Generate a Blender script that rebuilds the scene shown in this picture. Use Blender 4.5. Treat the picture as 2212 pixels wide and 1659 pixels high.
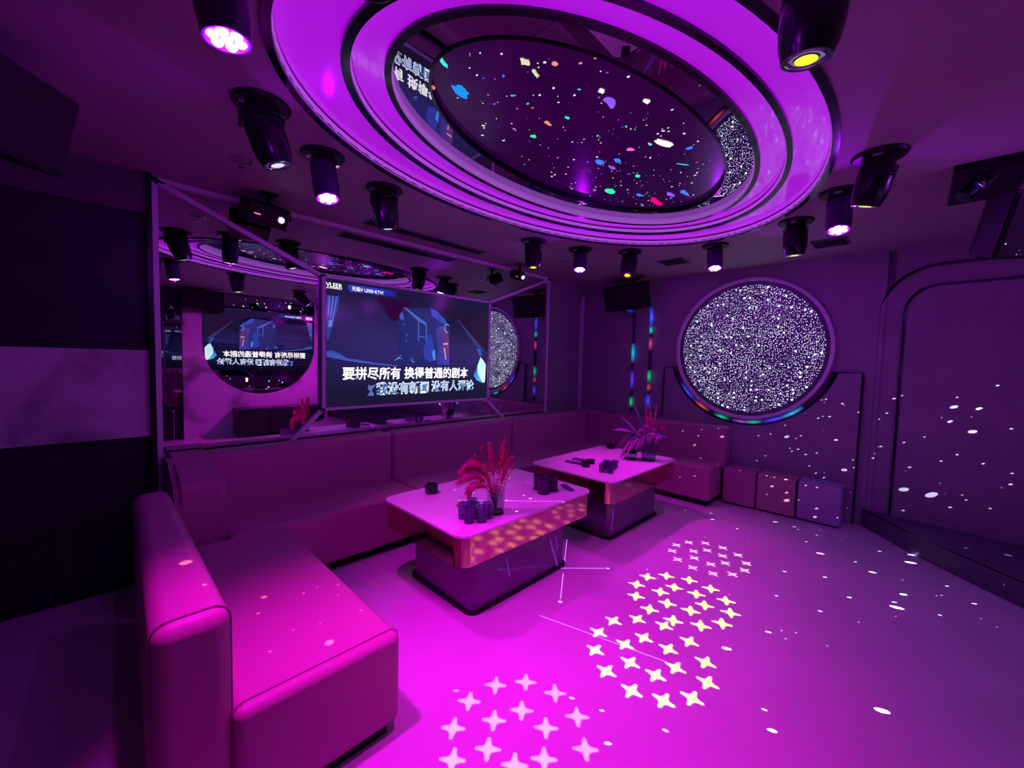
import bpy, bmesh, math, random
from math import sin, cos, pi, radians
from mathutils import Vector, Matrix
from mathutils.geometry import tessellate_polygon

SC = bpy.context.scene
COL = SC.collection
for o in list(bpy.data.objects): bpy.data.objects.remove(o)

# ------------------------------------------------------------------ camera
cd = bpy.data.cameras.new('camera'); cam = bpy.data.objects.new('camera', cd); COL.objects.link(cam)
cd.sensor_width = 36.0; cd.lens = 36.0 * 882.17 / 2212.0; cd.clip_start = 0.02
yaw, pitch, roll = radians(44.388), radians(3.197), radians(-1.44)
fwd = Vector((cos(pitch)*cos(yaw), cos(pitch)*sin(yaw), -sin(pitch)))
r0 = Vector((sin(yaw), -cos(yaw), 0)); d0 = fwd.cross(r0)
rt = cos(roll)*r0 + sin(roll)*d0; dn = -sin(roll)*r0 + cos(roll)*d0
cam.matrix_world = Matrix(((rt.x, -dn.x, -fwd.x, 0), (rt.y, -dn.y, -fwd.y, 0), (rt.z, -dn.z, -fwd.z, 1.4), (0, 0, 0, 1)))
SC.camera = cam

# ------------------------------------------------------------------ world / view
w = bpy.data.worlds.new('world'); SC.world = w; w.use_nodes = True
w.node_tree.nodes['Background'].inputs[0].default_value = (0.02, 0.0, 0.04, 1)
w.node_tree.nodes['Background'].inputs[1].default_value = 0.05
vs = SC.view_settings; vs.view_transform = 'Standard'; vs.look = 'None'; vs.exposure = 0.0; vs.gamma = 1.0
vs.use_curve_mapping = False
cy = SC.cycles
cy.max_bounces = 8; cy.glossy_bounces = 5; cy.diffuse_bounces = 4; cy.transmission_bounces = 6
cy.sample_clamp_indirect = 3.0; cy.caustics_reflective = False; cy.caustics_refractive = False
cy.use_denoising = True
try: cy.use_light_tree = True
except Exception: pass

# lamp powers (W) and colours, all tuned here
PAR_W = 98.0
PAR_COL = (1.0, 0.0, .98)
GOBO_W = 800.0
SPECK_W = 1100.0
HAZE_GLOW_W = 4.0
FILL_W = 23.0
LASER_W = 3000.0
SOFFIT_E = 0.62

# ------------------------------------------------------------------ helpers
def tag(o, label=None, cat=None, group=None, kind=None):
    if label: o['label'] = label
    if cat: o['category'] = cat
    if group: o['group'] = group
    if kind: o['kind'] = kind
    return o

def thing(name, label, cat, loc=(0, 0, 0), rz=0.0, group=None):
    o = bpy.data.objects.new(name, None); COL.objects.link(o)
    o.empty_display_size = 0.1
    o.location = loc; o.rotation_euler = (0, 0, rz)
    return tag(o, label, cat, group)

def obj(name, bm, m, parent=None, smooth=False, mw=None):
    me = bpy.data.meshes.new(name)
    bmesh.ops.recalc_face_normals(bm, faces=bm.faces)
    if smooth:
        for f in bm.faces: f.smooth = True
        for e in bm.edges:
            if len(e.link_faces) == 2 and e.calc_face_angle(0) > radians(38): e.smooth = False
    bm.to_mesh(me); bm.free()
    for mm in (m if isinstance(m, (list, tuple)) else [m]): me.materials.append(mm)
    o = bpy.data.objects.new(name, me); COL.objects.link(o)
    if parent: o.parent = parent
    if mw is not None: o.matrix_local = mw
    if smooth:
        wn = o.modifiers.new('weighted', 'WEIGHTED_NORMAL'); wn.keep_sharp = True; wn.weight = 100
    return o

def struct(name, bm, m, parent=None, smooth=False):
    o = obj(name, bm, m, parent, smooth)
    if parent is None: o['kind'] = 'structure'
    return o

def B(): return bmesh.new()

def box(bm, x0, x1, y0, y1, z0, z1, bev=0.0, seg=3, mi=0):
    b = bmesh.new()
    vs_ = [b.verts.new((x, y, z)) for x in (x0, x1) for y in (y0, y1) for z in (z0, z1)]
    for f in ((0, 1, 3, 2), (4, 6, 7, 5), (0, 4, 5, 1), (2, 3, 7, 6), (0, 2, 6, 4), (1, 5, 7, 3)):
        b.faces.new([vs_[i] for i in f])
    if bev > 0:
        bmesh.ops.bevel(b, geom=list(b.edges), offset=bev, segments=seg, profile=0.5, affect='EDGES')
    merge(bm, b, mi)

def merge(bm, b, mi=0, mat=None):
    mp = {}
    for v in b.verts:
        mp[v] = bm.verts.new(mat @ v.co if mat else v.co)
    for f in b.faces:
        try:
            nf = bm.faces.new([mp[v] for v in f.verts]); nf.material_index = mi or f.material_index; nf.smooth = f.smooth
        except ValueError: pass
    b.free()

def lathe(bm, prof, seg=32, mat=None, mi=0):
    """prof: list of (r,z); closed ends where r==0"""
    rings = []
    for r, z in prof:
        if r < 1e-7: rings.append([bm.verts.new((mat or Matrix()) @ Vector((0, 0, z)))])
        else: rings.append([bm.verts.new((mat or Matrix()) @ Vector((r*cos(2*pi*i/seg), r*sin(2*pi*i/seg), z))) for i in range(seg)])
    for a, b in zip(rings[:-1], rings[1:]):
        if len(a) == 1 and len(b) == 1: continue
        for i in range(seg):
            j = (i+1) % seg
            if len(a) == 1: f = bm.faces.new((a[0], b[i], b[j]))
            elif len(b) == 1: f = bm.faces.new((a[i], b[0], a[j]))
            else: f = bm.faces.new((a[i], b[i], b[j], a[j]))
            f.material_index = mi

def tube(bm, pts, r, seg=8, closed=False, mi=0):
    pts = [Vector(p) for p in pts]; n = len(pts); rings = []
    up = None
    for i, p in enumerate(pts):
        if closed: t = (pts[(i+1) % n] - pts[i-1])
        else: t = (pts[min(i+1, n-1)] - pts[max(i-1, 0)])
        t.normalize()
        if up is None: up = t.orthogonal().normalized()
        up = (up - t*up.dot(t))
        if up.length < 1e-6: up = t.orthogonal()
        up.normalize(); s = t.cross(up)
        rr = r[i] if isinstance(r, (list, tuple)) else r
        rings.append([bm.verts.new(p + up*(rr*cos(2*pi*k/seg)) + s*(rr*sin(2*pi*k/seg))) for k in range(seg)])
    m = n if closed else n-1
    for i in range(m):
        a, b = rings[i], rings[(i+1) % n]
        for k in range(seg):
            f = bm.faces.new((a[k], a[(k+1) % seg], b[(k+1) % seg], b[k])); f.material_index = mi
    if not closed:
        bm.faces.new(rings[0][::-1]).material_index = mi; bm.faces.new(rings[-1]).material_index = mi

def prism(bm, poly, fn, d0_, d1_, mi=0, ngon=False):
    """poly: 2D outline; fn(u,v,d)->xyz; extruded from d0_ to d1_"""
    a = [bm.verts.new(fn(u, v, d0_)) for u, v in poly]; b = [bm.verts.new(fn(u, v, d1_)) for u, v in poly]
    n = len(poly)
    tris = [range(n)] if ngon else tessellate_polygon([[Vector((u, v, 0)) for u, v in poly]])
    for t in tris:
        for L in (a, b):
            try: bm.faces.new([L[i] for i in t]).material_index = mi
            except ValueError: pass
    for i in range(n):
        bm.faces.new((a[i], a[(i+1) % n], b[(i+1) % n], b[i])).material_index = mi

def flat_with_holes(outer, holes, name='f', scale=1.0):
    """mesh (z=0) of a filled outline with holes, through a 2D curve"""
    cu = bpy.data.curves.new(name, 'CURVE'); cu.dimensions = '2D'; cu.fill_mode = 'BOTH'
    for loop in [outer] + holes:
        sp = cu.splines.new('POLY'); sp.points.add(len(loop)-1); sp.use_cyclic_u = True
        for p, q in zip(sp.points, loop): p.co = (q[0], q[1], 0, 1)
    o = bpy.data.objects.new(name, cu); COL.objects.link(o)
    dg = bpy.context.evaluated_depsgraph_get(); me = bpy.data.meshes.new_from_object(o.evaluated_get(dg))
    b = bmesh.new(); b.from_mesh(me)
    for v in b.verts: v.co *= scale
    bpy.data.objects.remove(o); bpy.data.curves.remove(cu); bpy.data.meshes.remove(me)
    return b

def text_obj(body, size, m, name, parent, mw, bold=0.0, ext=0.0008, w=None, h=None):
    cu = bpy.data.curves.new(name, 'FONT'); cu.body = body; cu.size = size; cu.offset = bold; cu.extrude = ext
    cu.align_x = 'LEFT'; cu.resolution_u = 3
    o = bpy.data.objects.new(name, cu); COL.objects.link(o)
    dg = bpy.context.evaluated_depsgraph_get(); me = bpy.data.meshes.new_from_object(o.evaluated_get(dg))
    bpy.data.objects.remove(o)
    xs = [v.co.x for v in me.vertices] or [0]; ys = [v.co.y for v in me.vertices] or [0]
    if w:
        sx = w / max(1e-6, max(xs)-min(xs)); sy = (h / max(1e-6, max(ys)-min(ys))) if h else sx
        x0, y0 = min(xs), min(ys)
        for v in me.vertices: v.co.x = (v.co.x-x0)*sx; v.co.y = (v.co.y-y0)*sy
    me.materials.clear(); me.materials.append(m)
    r = bpy.data.objects.new(name, me); COL.objects.link(r); r.parent = parent; r.matrix_local = mw
    return r

# ------------------------------------------------------------------ materials
def mat(name, col, rough=0.5, metal=0.0, emis=None, es=0.0, coat=0.0, spec=0.5, bump=None, trans=0.0, ior=1.45):
    m = bpy.data.materials.new(name); m.use_nodes = True; nt = m.node_tree; p = nt.nodes['Principled BSDF']
    p.inputs['Base Color'].default_value = (*col, 1); p.inputs['Roughness'].default_value = rough
    p.inputs['Metallic'].default_value = metal; p.inputs['Specular IOR Level'].default_value = spec
    p.inputs['Coat Weight'].default_value = coat; p.inputs['Coat Roughness'].default_value = 0.05
    p.inputs['Transmission Weight'].default_value = trans; p.inputs['IOR'].default_value = ior
    if emis: p.inputs['Emission Color'].default_value = (*emis, 1); p.inputs['Emission Strength'].default_value = es
    if bump:
        sc, st = bump
        tc = nt.nodes.new('ShaderNodeTexCoord'); nz = nt.nodes.new('ShaderNodeTexNoise'); nz.inputs['Scale'].default_value = sc
        nz.inputs['Detail'].default_value = 3
        bp = nt.nodes.new('ShaderNodeBump'); bp.inputs['Strength'].default_value = st; bp.inputs['Distance'].default_value = 0.01
        nt.links.new(tc.outputs['Object'], nz.inputs['Vector']); nt.links.new(nz.outputs['Fac'], bp.inputs['Height'])
        nt.links.new(bp.outputs['Normal'], p.inputs['Normal'])
    return m

def mottle(m, a, b, scale=4.0, detail=4.0, lo=0.4, hi=0.6):
    nt = m.node_tree; p = nt.nodes['Principled BSDF']
    tc = nt.nodes.new('ShaderNodeTexCoord'); nz = nt.nodes.new('ShaderNodeTexNoise'); nz.inputs['Scale'].default_value = scale
    nz.inputs['Detail'].default_value = detail; nz.inputs['Distortion'].default_value = 0.6
    cr = nt.nodes.new('ShaderNodeValToRGB'); cr.color_ramp.elements[0].position = lo; cr.color_ramp.elements[1].position = hi
    cr.color_ramp.elements[0].color = (*a, 1); cr.color_ramp.elements[1].color = (*b, 1)
    nt.links.new(tc.outputs['Object'], nz.inputs['Vector']); nt.links.new(nz.outputs['Fac'], cr.inputs[0])
    nt.links.new(cr.outputs[0], p.inputs['Base Color']); return m

M = {}
M['floor'] = mottle(mat('floor_vinyl', (.7, .66, .7), 0.42, bump=(60, .02)), (.66, .62, .66), (.72, .68, .72), 1.5)
M['ceil'] = mat('ceiling_paint', (.42, .34, .40), 0.6)
M['wall'] = mottle(mat('wall_fabric_panel', (.34, .30, .38), 0.55, bump=(90, .05)), (.32, .28, .36), (.36, .32, .40), 2)
M['wall_dark'] = mottle(mat('dark_wall_panel', (.03, .02, .05), 0.45, spec=.3), (.025, .018, .045), (.034, .024, .055), 3)
M['recess'] = mat('recess_dark', (.13, .10, .18), 0.4)
M['board'] = mat('pelmet_board', (.09, .06, .10), 0.5)
M['white_paint'] = mat('white_painted_strip', (.95, .90, .96), 0.4)
M['riser'] = mat('white_riser_glow', (.85, .78, .88), 0.4, emis=(.42, .12, .66), es=.42)  # white risers; faint glow added in place of bounced light
M['mirror'] = mat('mirror_glass', (.80, .78, .84), 0.0, 1.0)
M['mirror_dark'] = mat('dark_mirror', (.30, .28, .36), 0.02, 1.0)
M['mirror_ceiling'] = mat('ceiling_mirror', (.62, .58, .68), 0.01, 1.0)
M['black'] = mat('black_plastic', (.010, .009, .014), 0.4, spec=.25)
M['par_body'] = mat('haze_tinted_metal', (.05, .02, .12), 0.35)  # dark lamp metal with the violet haze glow put into its colour
M['black_gloss'] = mat('black_gloss', (.010, .008, .016), 0.26, coat=.15, spec=.35)
M['black_matte'] = mat('black_matte', (.010, .009, .012), 0.8)
M['chrome'] = mat('chrome', (.75, .74, .78), 0.08, 1.0)
M['trim_dark'] = mat('dark_polished_trim', (.06, .055, .09), 0.15, 1.0)
M['leather'] = mat('mauve_leather', (.56, .17, .38), 0.42, bump=(180, .08))
M['leather_b'] = mat('tan_pink_leather', (.58, .30, .36), 0.45, bump=(180, .08))
M['leather_c'] = mat('lilac_leather', (.50, .36, .60), 0.45, bump=(180, .08))
M['seam'] = mat('leather_piping', (.26, .10, .18), 0.5)
M['table_top'] = mat('white_table_glass', (.88, .80, .88), 0.3, spec=.25)
M['rose_metal'] = mat('rose_gold_mirror', (.80, .32, .38), 0.085, 1.0)
M['table_base'] = mat('plum_lacquer', (.13, .05, .17), 0.18, coat=.4)
M['glass'] = mat('clear_glass', (.95, .95, 1.0), 0.02, trans=1.0)
M['vase_glass'] = mat('vase_glass', (.82, .72, 1.0), 0.03, trans=.92)
M['smoke_glass'] = mat('violet_glass', (.55, .42, .85), 0.04, trans=.85)
M['cup'] = mat('dark_leather_cup', (.05, .03, .07), 0.4, bump=(200, .2))
M['marble'] = mottle(mat('white_marble', (.7, .65, .7), 0.18), (.25, .20, .27), (.78, .72, .80), 1.6, 9, .36, .50)
M['plume'] = mat('pink_pampas', (.98, .12, .45), 0.8)
M['berry'] = mat('red_sprig', (.75, .05, .10), 0.6)
M['fern'] = mat('pale_fern', (.95, .40, .85), 0.7)
M['violet_leaf'] = mat('violet_leaf', (.28, .12, .50), 0.6)
M['violet_bloom'] = mat('violet_bloom', (.42, .18, .70), 0.7)
M['red_bloom'] = mat('dark_red_bloom', (.45, .05, .12), 0.7)
M['soffit'] = mat('lit_stretch_film', (.62, .55, .66), 0.14, emis=(.50, .0, .86), es=SOFFIT_E, coat=.6)
M['led_white'] = mat('led_magenta_white', (1, .8, 1), 0.4, emis=(1.0, .62, 1.0), es=9)
M['led_face'] = mat('led_lamp_face', (.3, .05, .25), 0.3, emis=(1.0, .0, .75), es=1.3)
M['lens_yellow'] = mat('lens_yellow', (.6, .6, .1), 0.1, emis=(.75, .95, .0), es=1.3)
M['lens_white'] = mat('lens_white', (.7, .7, .7), 0.1, emis=(.8, .95, .85), es=.8)
M['laser_lens'] = mat('laser_lens', (.8, .95, 1), 0.1, emis=(.55, .95, 1), es=14)
M['red_led'] = mat('red_indicator', (1, .1, .1), 0.3, emis=(1, .12, .08), es=3)
M['blue_led'] = mat('blue_laser_window', (.1, .05, .6), 0.3, emis=(.18, .03, 1), es=4)
M['red_plastic'] = mat('red_plastic', (.8, .02, .05), 0.3)
M['phone'] = mat('dark_violet_slab', (.14, .05, .22), 0.25)
M['text_white'] = mat('subtitle_white', (.2, .2, .2), 0.5, emis=(.95, 1.0, .9), es=1.2)
M['text_blue'] = mat('subtitle_blue', (.05, .1, .2), 0.5, emis=(.10, .33, .75), es=.9)
M['console'] = mat('dark_console', (.02, .018, .03), 0.25)

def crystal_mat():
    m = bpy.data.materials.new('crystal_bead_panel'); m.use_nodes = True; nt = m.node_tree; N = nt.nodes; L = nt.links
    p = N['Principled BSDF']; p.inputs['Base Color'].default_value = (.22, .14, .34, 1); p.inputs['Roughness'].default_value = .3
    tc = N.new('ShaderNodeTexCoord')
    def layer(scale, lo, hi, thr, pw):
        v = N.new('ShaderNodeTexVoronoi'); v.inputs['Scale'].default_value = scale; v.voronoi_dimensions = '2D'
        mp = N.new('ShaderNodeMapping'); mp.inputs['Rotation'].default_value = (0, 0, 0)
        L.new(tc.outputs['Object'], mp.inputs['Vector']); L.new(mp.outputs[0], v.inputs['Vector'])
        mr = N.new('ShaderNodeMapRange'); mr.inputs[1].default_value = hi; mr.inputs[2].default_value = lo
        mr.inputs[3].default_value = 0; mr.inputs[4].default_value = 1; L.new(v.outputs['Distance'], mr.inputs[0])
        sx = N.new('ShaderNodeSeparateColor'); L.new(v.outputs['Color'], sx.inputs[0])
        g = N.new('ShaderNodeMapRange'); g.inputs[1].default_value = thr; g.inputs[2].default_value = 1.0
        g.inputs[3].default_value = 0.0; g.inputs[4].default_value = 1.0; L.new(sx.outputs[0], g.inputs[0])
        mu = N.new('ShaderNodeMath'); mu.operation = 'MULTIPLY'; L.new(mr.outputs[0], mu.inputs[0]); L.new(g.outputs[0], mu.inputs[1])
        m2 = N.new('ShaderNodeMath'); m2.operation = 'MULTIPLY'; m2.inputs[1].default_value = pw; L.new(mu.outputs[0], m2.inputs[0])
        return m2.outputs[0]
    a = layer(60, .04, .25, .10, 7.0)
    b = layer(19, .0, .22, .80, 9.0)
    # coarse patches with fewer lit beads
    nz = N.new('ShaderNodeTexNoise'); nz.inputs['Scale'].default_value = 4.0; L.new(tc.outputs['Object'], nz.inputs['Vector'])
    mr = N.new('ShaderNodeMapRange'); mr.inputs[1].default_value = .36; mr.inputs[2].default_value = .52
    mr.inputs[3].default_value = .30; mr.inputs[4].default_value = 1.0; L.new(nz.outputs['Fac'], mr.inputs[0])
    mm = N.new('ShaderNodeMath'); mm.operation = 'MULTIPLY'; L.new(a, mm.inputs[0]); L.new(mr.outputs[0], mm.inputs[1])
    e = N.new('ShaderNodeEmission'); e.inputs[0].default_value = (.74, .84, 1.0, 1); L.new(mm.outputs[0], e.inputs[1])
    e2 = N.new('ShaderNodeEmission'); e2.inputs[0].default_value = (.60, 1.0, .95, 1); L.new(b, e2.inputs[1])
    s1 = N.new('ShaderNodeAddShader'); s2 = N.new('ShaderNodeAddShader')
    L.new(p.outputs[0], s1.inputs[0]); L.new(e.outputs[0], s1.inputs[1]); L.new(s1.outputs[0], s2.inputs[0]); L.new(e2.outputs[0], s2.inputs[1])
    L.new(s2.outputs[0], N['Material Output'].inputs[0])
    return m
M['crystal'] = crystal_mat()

def vcol_emis(name, base, es, rough=0.3, spec=0.3):
    m = mat(name, base, rough, spec=spec); nt = m.node_tree; p = nt.nodes['Principled BSDF']
    a = nt.nodes.new('ShaderNodeVertexColor'); a.layer_name = 'glow'
    nt.links.new(a.outputs['Color'], p.inputs['Emission Color']); p.inputs['Emission Strength'].default_value = es
    return m
M['picture'] = vcol_emis('video_picture', (.01, .01, .02), 1.0, .15)
M['glow_dot'] = vcol_emis('glowing_dots', (.02, .01, .03), 1.0, .4)  # emissive dots; the star spots stand in for projected light
M['reflection_tube'] = vcol_emis('painted_reflection_tube', (.05, .04, .08), 1.0, .1, 1.0)  # emissive colours in place of coloured reflections on chrome

def color_layer(bm): return bm.loops.layers.float_color.get('glow') or bm.loops.layers.float_color.new('glow')
def paint(bm, faces, c):
    l = color_layer(bm)
    for f in faces:
        for lp in f.loops: lp[l] = (*c, 1)

# ================================================================== ROOM
CZ = 2.43        # ceiling height
YL = 3.36        # left wall (mirror wall)
XB = 4.80        # back wall (round crystal window)
YF = -1.90       # wall behind the photographer
XN = -3.0        # far left end of the room

b = B(); box(b, XN-.1, 5.4, YF-.2, YL+.2, -.1, 0); struct('floor', b, M['floor'])

# ceiling with an oval opening
EC = (1.955, 1.265); TILT = -0.045
def ell(a, bb, n=96):
    return [(EC[0] + a*cos(t)*cos(TILT) - bb*sin(t)*sin(TILT), EC[1] + a*cos(t)*sin(TILT) + bb*sin(t)*cos(TILT)) for t in [2*pi*i/n for i in range(n)]]
A0, B0 = 1.575, .965
bb_ = flat_with_holes([(XN-.1, YF-.2), (5.4, YF-.2), (5.4, YL+.2), (XN-.1, YL+.2)], [ell(A0, B0)])
for v in bb_.verts: v.co.z = CZ
r_ = bmesh.ops.extrude_face_region(bb_, geom=list(bb_.faces))
for v in [g for g in r_['geom'] if isinstance(g, bmesh.types.BMVert)]: v.co.z = CZ + .25
struct('ceiling', bb_, M['ceil'])

# left wall + board above
b = B(); box(b, XN, XB, YL, YL+.1, 0, CZ); struct('wall_left', b, M['wall'])
b = B(); box(b, XN, .235, 3.26, YL, 0, CZ); o = struct('trim_1', b, M['wall_dark']); o['label'] = 'dark panelled stretch of wall left of the big mirror'
b = B(); box(b, XN, .235, 3.225, 3.26, 2.2, CZ); o = struct('trim_2', b, M['board'])
b = B(); box(b, XN, .228, 3.235, 3.26, .90, 1.41); box(b, XN, .228, 3.225, 3.26, .90, .925); o = struct('trim_3', b, M['marble']); o['label'] = 'veined marble band across the dark wall'
b = B(); box(b, .225, .25, 3.20, 3.26, 0, CZ); o = struct('trim_4', b, M['black_gloss'])

# back wall X = XB
b = B(); box(b, XB, XB+.1, .2, YL, 0, CZ)
struct('wall_back', b, M['wall'])
# corner strip
b = B(); box(b, XB-.03, XB, YL-.06, YL-.0, .4, 2.32); struct('trim_5', b, M['white_paint'])
fnX = lambda X: (lambda u, v, d: (X - d, u, v))
# lower half panel with round cut
CYc, CZc = 1.253, 1.589
R1 = .80
poly = [(.315, 0), (.315, 1.37)]
ya = math.sqrt(R1*R1 - (1.37-CZc)**2)
arc = []
th0 = math.asin((1.37-CZc)/R1)          # negative small angle on the +y side
n = 40
for i in range(n+1):
    t = (pi - th0) + (2*pi + th0 - (pi - th0))*i/n   # from left (-y) side round the bottom to the +y side
    arc.append((CYc + R1*cos(t), CZc + R1*sin(t)))
poly += arc
poly += [(2.12, 1.37), (2.12, 0)]
b = B(); prism(b, poly, fnX(XB), 0, .035); struct('trim_6', b, M['wall'])
# thin dark edge on top of the half panel
b = B(); tube(b, [(XB-.036, .312, .02), (XB-.036, .312, 1.372), (XB-.036, arc[0][0], 1.372)], .008, 6)
tube(b, [(XB-.036, arc[-1][0], 1.372), (XB-.036, 2.12, 1.372), (XB-.036, 2.12, .3)], .008, 6)
struct('trim_7', b, M['trim_dark'])

# rounded arch panels ------------------------------------------------
def arch_pts(y0, y1, z0, z1, r, n=10):
    """from bottom of the y0 side up, round the corner and along the top to y1"""
    s = 1 if y1 > y0 else -1
    pts = [(y0, z0 + (z1-r-z0)*i/16) for i in range(17)]
    pts += [(y0 + s*r*(1-cos(pi/2*i/n)), z1-r+r*sin(pi/2*i/n)) for i in range(1, n+1)]
    pts += [(y0 + s*r + (y1-y0-s*r)*i/6, z1) for i in range(1, 7)]
    return pts
RAIN = [(.02, .02, .9), (.0, .0, .12), (.0, .35, .85), (.05, .0, .25), (.03, .02, .85), (.0, .5, .25), (.7, .12, .12), (.10, .02, .2)]
def tinted_tube(bm, pts, r, pat, seg=6):  # paints glowing colours along a tube to stand for chrome reflections
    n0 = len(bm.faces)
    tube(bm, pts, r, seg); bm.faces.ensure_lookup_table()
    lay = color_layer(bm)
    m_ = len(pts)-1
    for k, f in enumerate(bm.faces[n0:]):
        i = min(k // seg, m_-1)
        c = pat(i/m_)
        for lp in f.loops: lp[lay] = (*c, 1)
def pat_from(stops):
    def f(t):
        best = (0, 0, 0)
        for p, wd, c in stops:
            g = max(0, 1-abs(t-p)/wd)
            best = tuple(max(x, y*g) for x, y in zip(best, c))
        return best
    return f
def densify(pts, step=.02):
    out = []
    for p, q in zip(pts[:-1], pts[1:]):
        p, q = Vector(p), Vector(q); n_ = max(1, int((q-p).length/step))
        out += [p.lerp(q, i/n_) for i in range(n_)]
    return out + [Vector(pts[-1])]
inner = arch_pts(2.535, YL-.06, .10, 2.10, .13)
outer = arch_pts(2.315, YL-.06, .10, 2.26, .26)
b = B(); prism(b, outer + [(YL-.06, .1)], fnX(XB), 0, .02); struct('trim_8', b, M['wall'])
b = B(); prism(b, inner + [(YL-.06, .1)], fnX(XB), .02, .034); struct('trim_9', b, M['wall'])
t1 = thing('chrome_tube', 'chrome tube with painted blue, cyan and green reflections, farther from the round crystal window', 'light strip', (XB-.04, 2.535, .80))
b = B(); tinted_tube(b, densify([(0, y-2.535, z-.80) for y, z in inner[:27] if z > .79]), .017, pat_from([(.95, .07, (.02, .03, .95)), (.52, .09, (.0, .45, .85)), (.28, .10, (.10, .03, .75)), (.08, .05, (.0, .5, .25))])); obj('tube', b, M['reflection_tube'], t1, True)
t2 = thing('chrome_tube', 'chrome tube with painted orange, blue and green reflections, nearer to the round crystal window', 'light strip', (XB-.026, 2.315, .80))
b = B(); tinted_tube(b, densify([(0, y-2.315, z-.80) for y, z in outer[:27] if z > .79]), .018, pat_from([(.90, .07, (.8, .35, .15)), (.70, .09, (.03, .08, .95)), (.60, .03, (.0, .5, .4)), (.50, .05, (.5, .05, .2)), (.26, .05, (.0, .5, .2)), (.18, .03, (.6, .05, .1)), (.08, .06, (.05, .05, .85))])); obj('tube', b, M['reflection_tube'], t2, True)

# round crystal window ----------------------------------------------
cw = thing('crystal_window', 'round window of glittering white crystal beads in a pale ring on the back wall', 'decorative window', (XB, CYc, CZc))
b = B()
bmesh.ops.create_circle(b, cap_ends=True, segments=96, radius=.662)
RX = Matrix(((0, 0, -1, 0), (1, 0, 0, 0), (0, 1, 0, 0), (0, 0, 0, 1)))  # local x->y, y->z, z->-x
o = obj('bead_panel', b, M['crystal'], cw, mw=Matrix.Translation((-.012, 0, 0)) @ RX)
b = B(); lathe(b, [(.662, .0), (.662, .014), (.70, .018), (.70, .0)], 96); obj('backing_ring', b, M['recess'], cw, True, mw=RX)
b = B(); lathe(b, [(.700, .0), (.700, .045), (.732, .045), (.732, .0)], 96); obj('frame', b, M['white_paint'], cw, True, mw=RX)
b = B(); tube(b, [(-.036, R1*cos(t)*.985, R1*sin(t)*.985) for t in [pi - th0 + (pi+2*th0)*i/60 for i in range(61)]], .010, 6); obj('edge_trim', b, M['trim_dark'], cw, True)
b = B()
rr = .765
tinted_tube(b, [(-.03, rr*cos(t), rr*sin(t)) for t in [pi - th0 + (pi+2*th0)*i/80 for i in range(81)]], .014,
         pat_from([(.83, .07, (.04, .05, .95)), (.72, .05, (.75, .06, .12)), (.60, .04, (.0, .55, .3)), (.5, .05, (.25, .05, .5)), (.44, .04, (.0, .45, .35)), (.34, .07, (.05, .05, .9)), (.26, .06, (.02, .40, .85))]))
obj('painted_trim_tube', b, M['reflection_tube'], cw, True)  # chrome arc with its coloured reflections painted as glow
random.seed(11)
b = B(); lay = color_layer(b)
for i in range(75):
    y = -.64 + 1.28*i/74 + random.uniform(-.006, .006)
    if abs(y) > .645: continue
    if random.random() < .2: continue
    s_ = random.uniform(.0015, .0035); n0 = len(b.faces)
    bmesh.ops.create_icosphere(b, subdivisions=1, radius=s_, matrix=Matrix.Translation((-.016, y, .155 + random.uniform(-.004, .004))))
    paint(b, list(b.faces)[n0:], (1.2, 1.25, 1.3))
o = obj('bead_row', b, M['glow_dot'], cw); o['kind'] = 'stuff'; o['label'] = 'denser row of beads along the joint of the two panels'

# right wall, slightly turned ----------------------------------------
ANG = radians(6)
WCo = Vector((4.83, .23, 0)); wd = Vector((-sin(ANG), -cos(ANG), 0)); wn = Vector((-cos(ANG), sin(ANG), 0))
def fnC(u, v, d): p = WCo + wd*u + wn*d; return (p.x, p.y, v)
b = B(); prism(b, [(-.02, 0), (2.6, 0), (2.6, CZ), (-.02, CZ)], fnC, -.1, 0); struct('wall_right', b, M['wall'])
b = B(); box(b, XB+.02, XB+.1, .15, .32, 0, CZ); struct('trim_10', b, M['recess'])
outerc = arch_pts(0.0, 2.4, .15, 2.265, .36); innerc = arch_pts(.16, 2.4, .15, 2.10, .20)
b = B(); prism(b, outerc + [(2.4, .15)], fnC, 0, .012); struct('trim_11', b, M['wall'])
b = B(); prism(b, innerc + [(2.4, .15)], fnC, .012, .024); struct('trim_12', b, M['wall'])
b = B(); tube(b, [fnC(u, v, .02) for u, v in outerc], .011, 6); struct('trim_13', b, M['trim_dark'])
b = B(); tube(b, [fnC(u, v, .03) for u, v in innerc], .009, 6); struct('trim_14', b, M['trim_dark'])
# low step at the foot of the right wall
b = B()
prism(b, [(4.93, .30), (4.86, .305), (4.62, .12), (4.37, -.06), (4.07, -.34), (3.84, -.56), (3.62, -.85), (3.4, -1.3), (3.3, -1.88), (5.2, -1.88), (5.2, .30)], lambda u, v, d: (u, v, d), 0, .15)
struct('trim_15', b, M['recess'])
b = B()
tube(b, [(4.86, .297, .152), (4.62, .112, .152), (4.37, -.068, .152), (4.07, -.348, .152), (3.84, -.568, .152), (3.62, -.858, .152), (3.4, -1.308, .152)], .006, 5)
struct('trim_16', b, M['trim_dark'])

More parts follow.
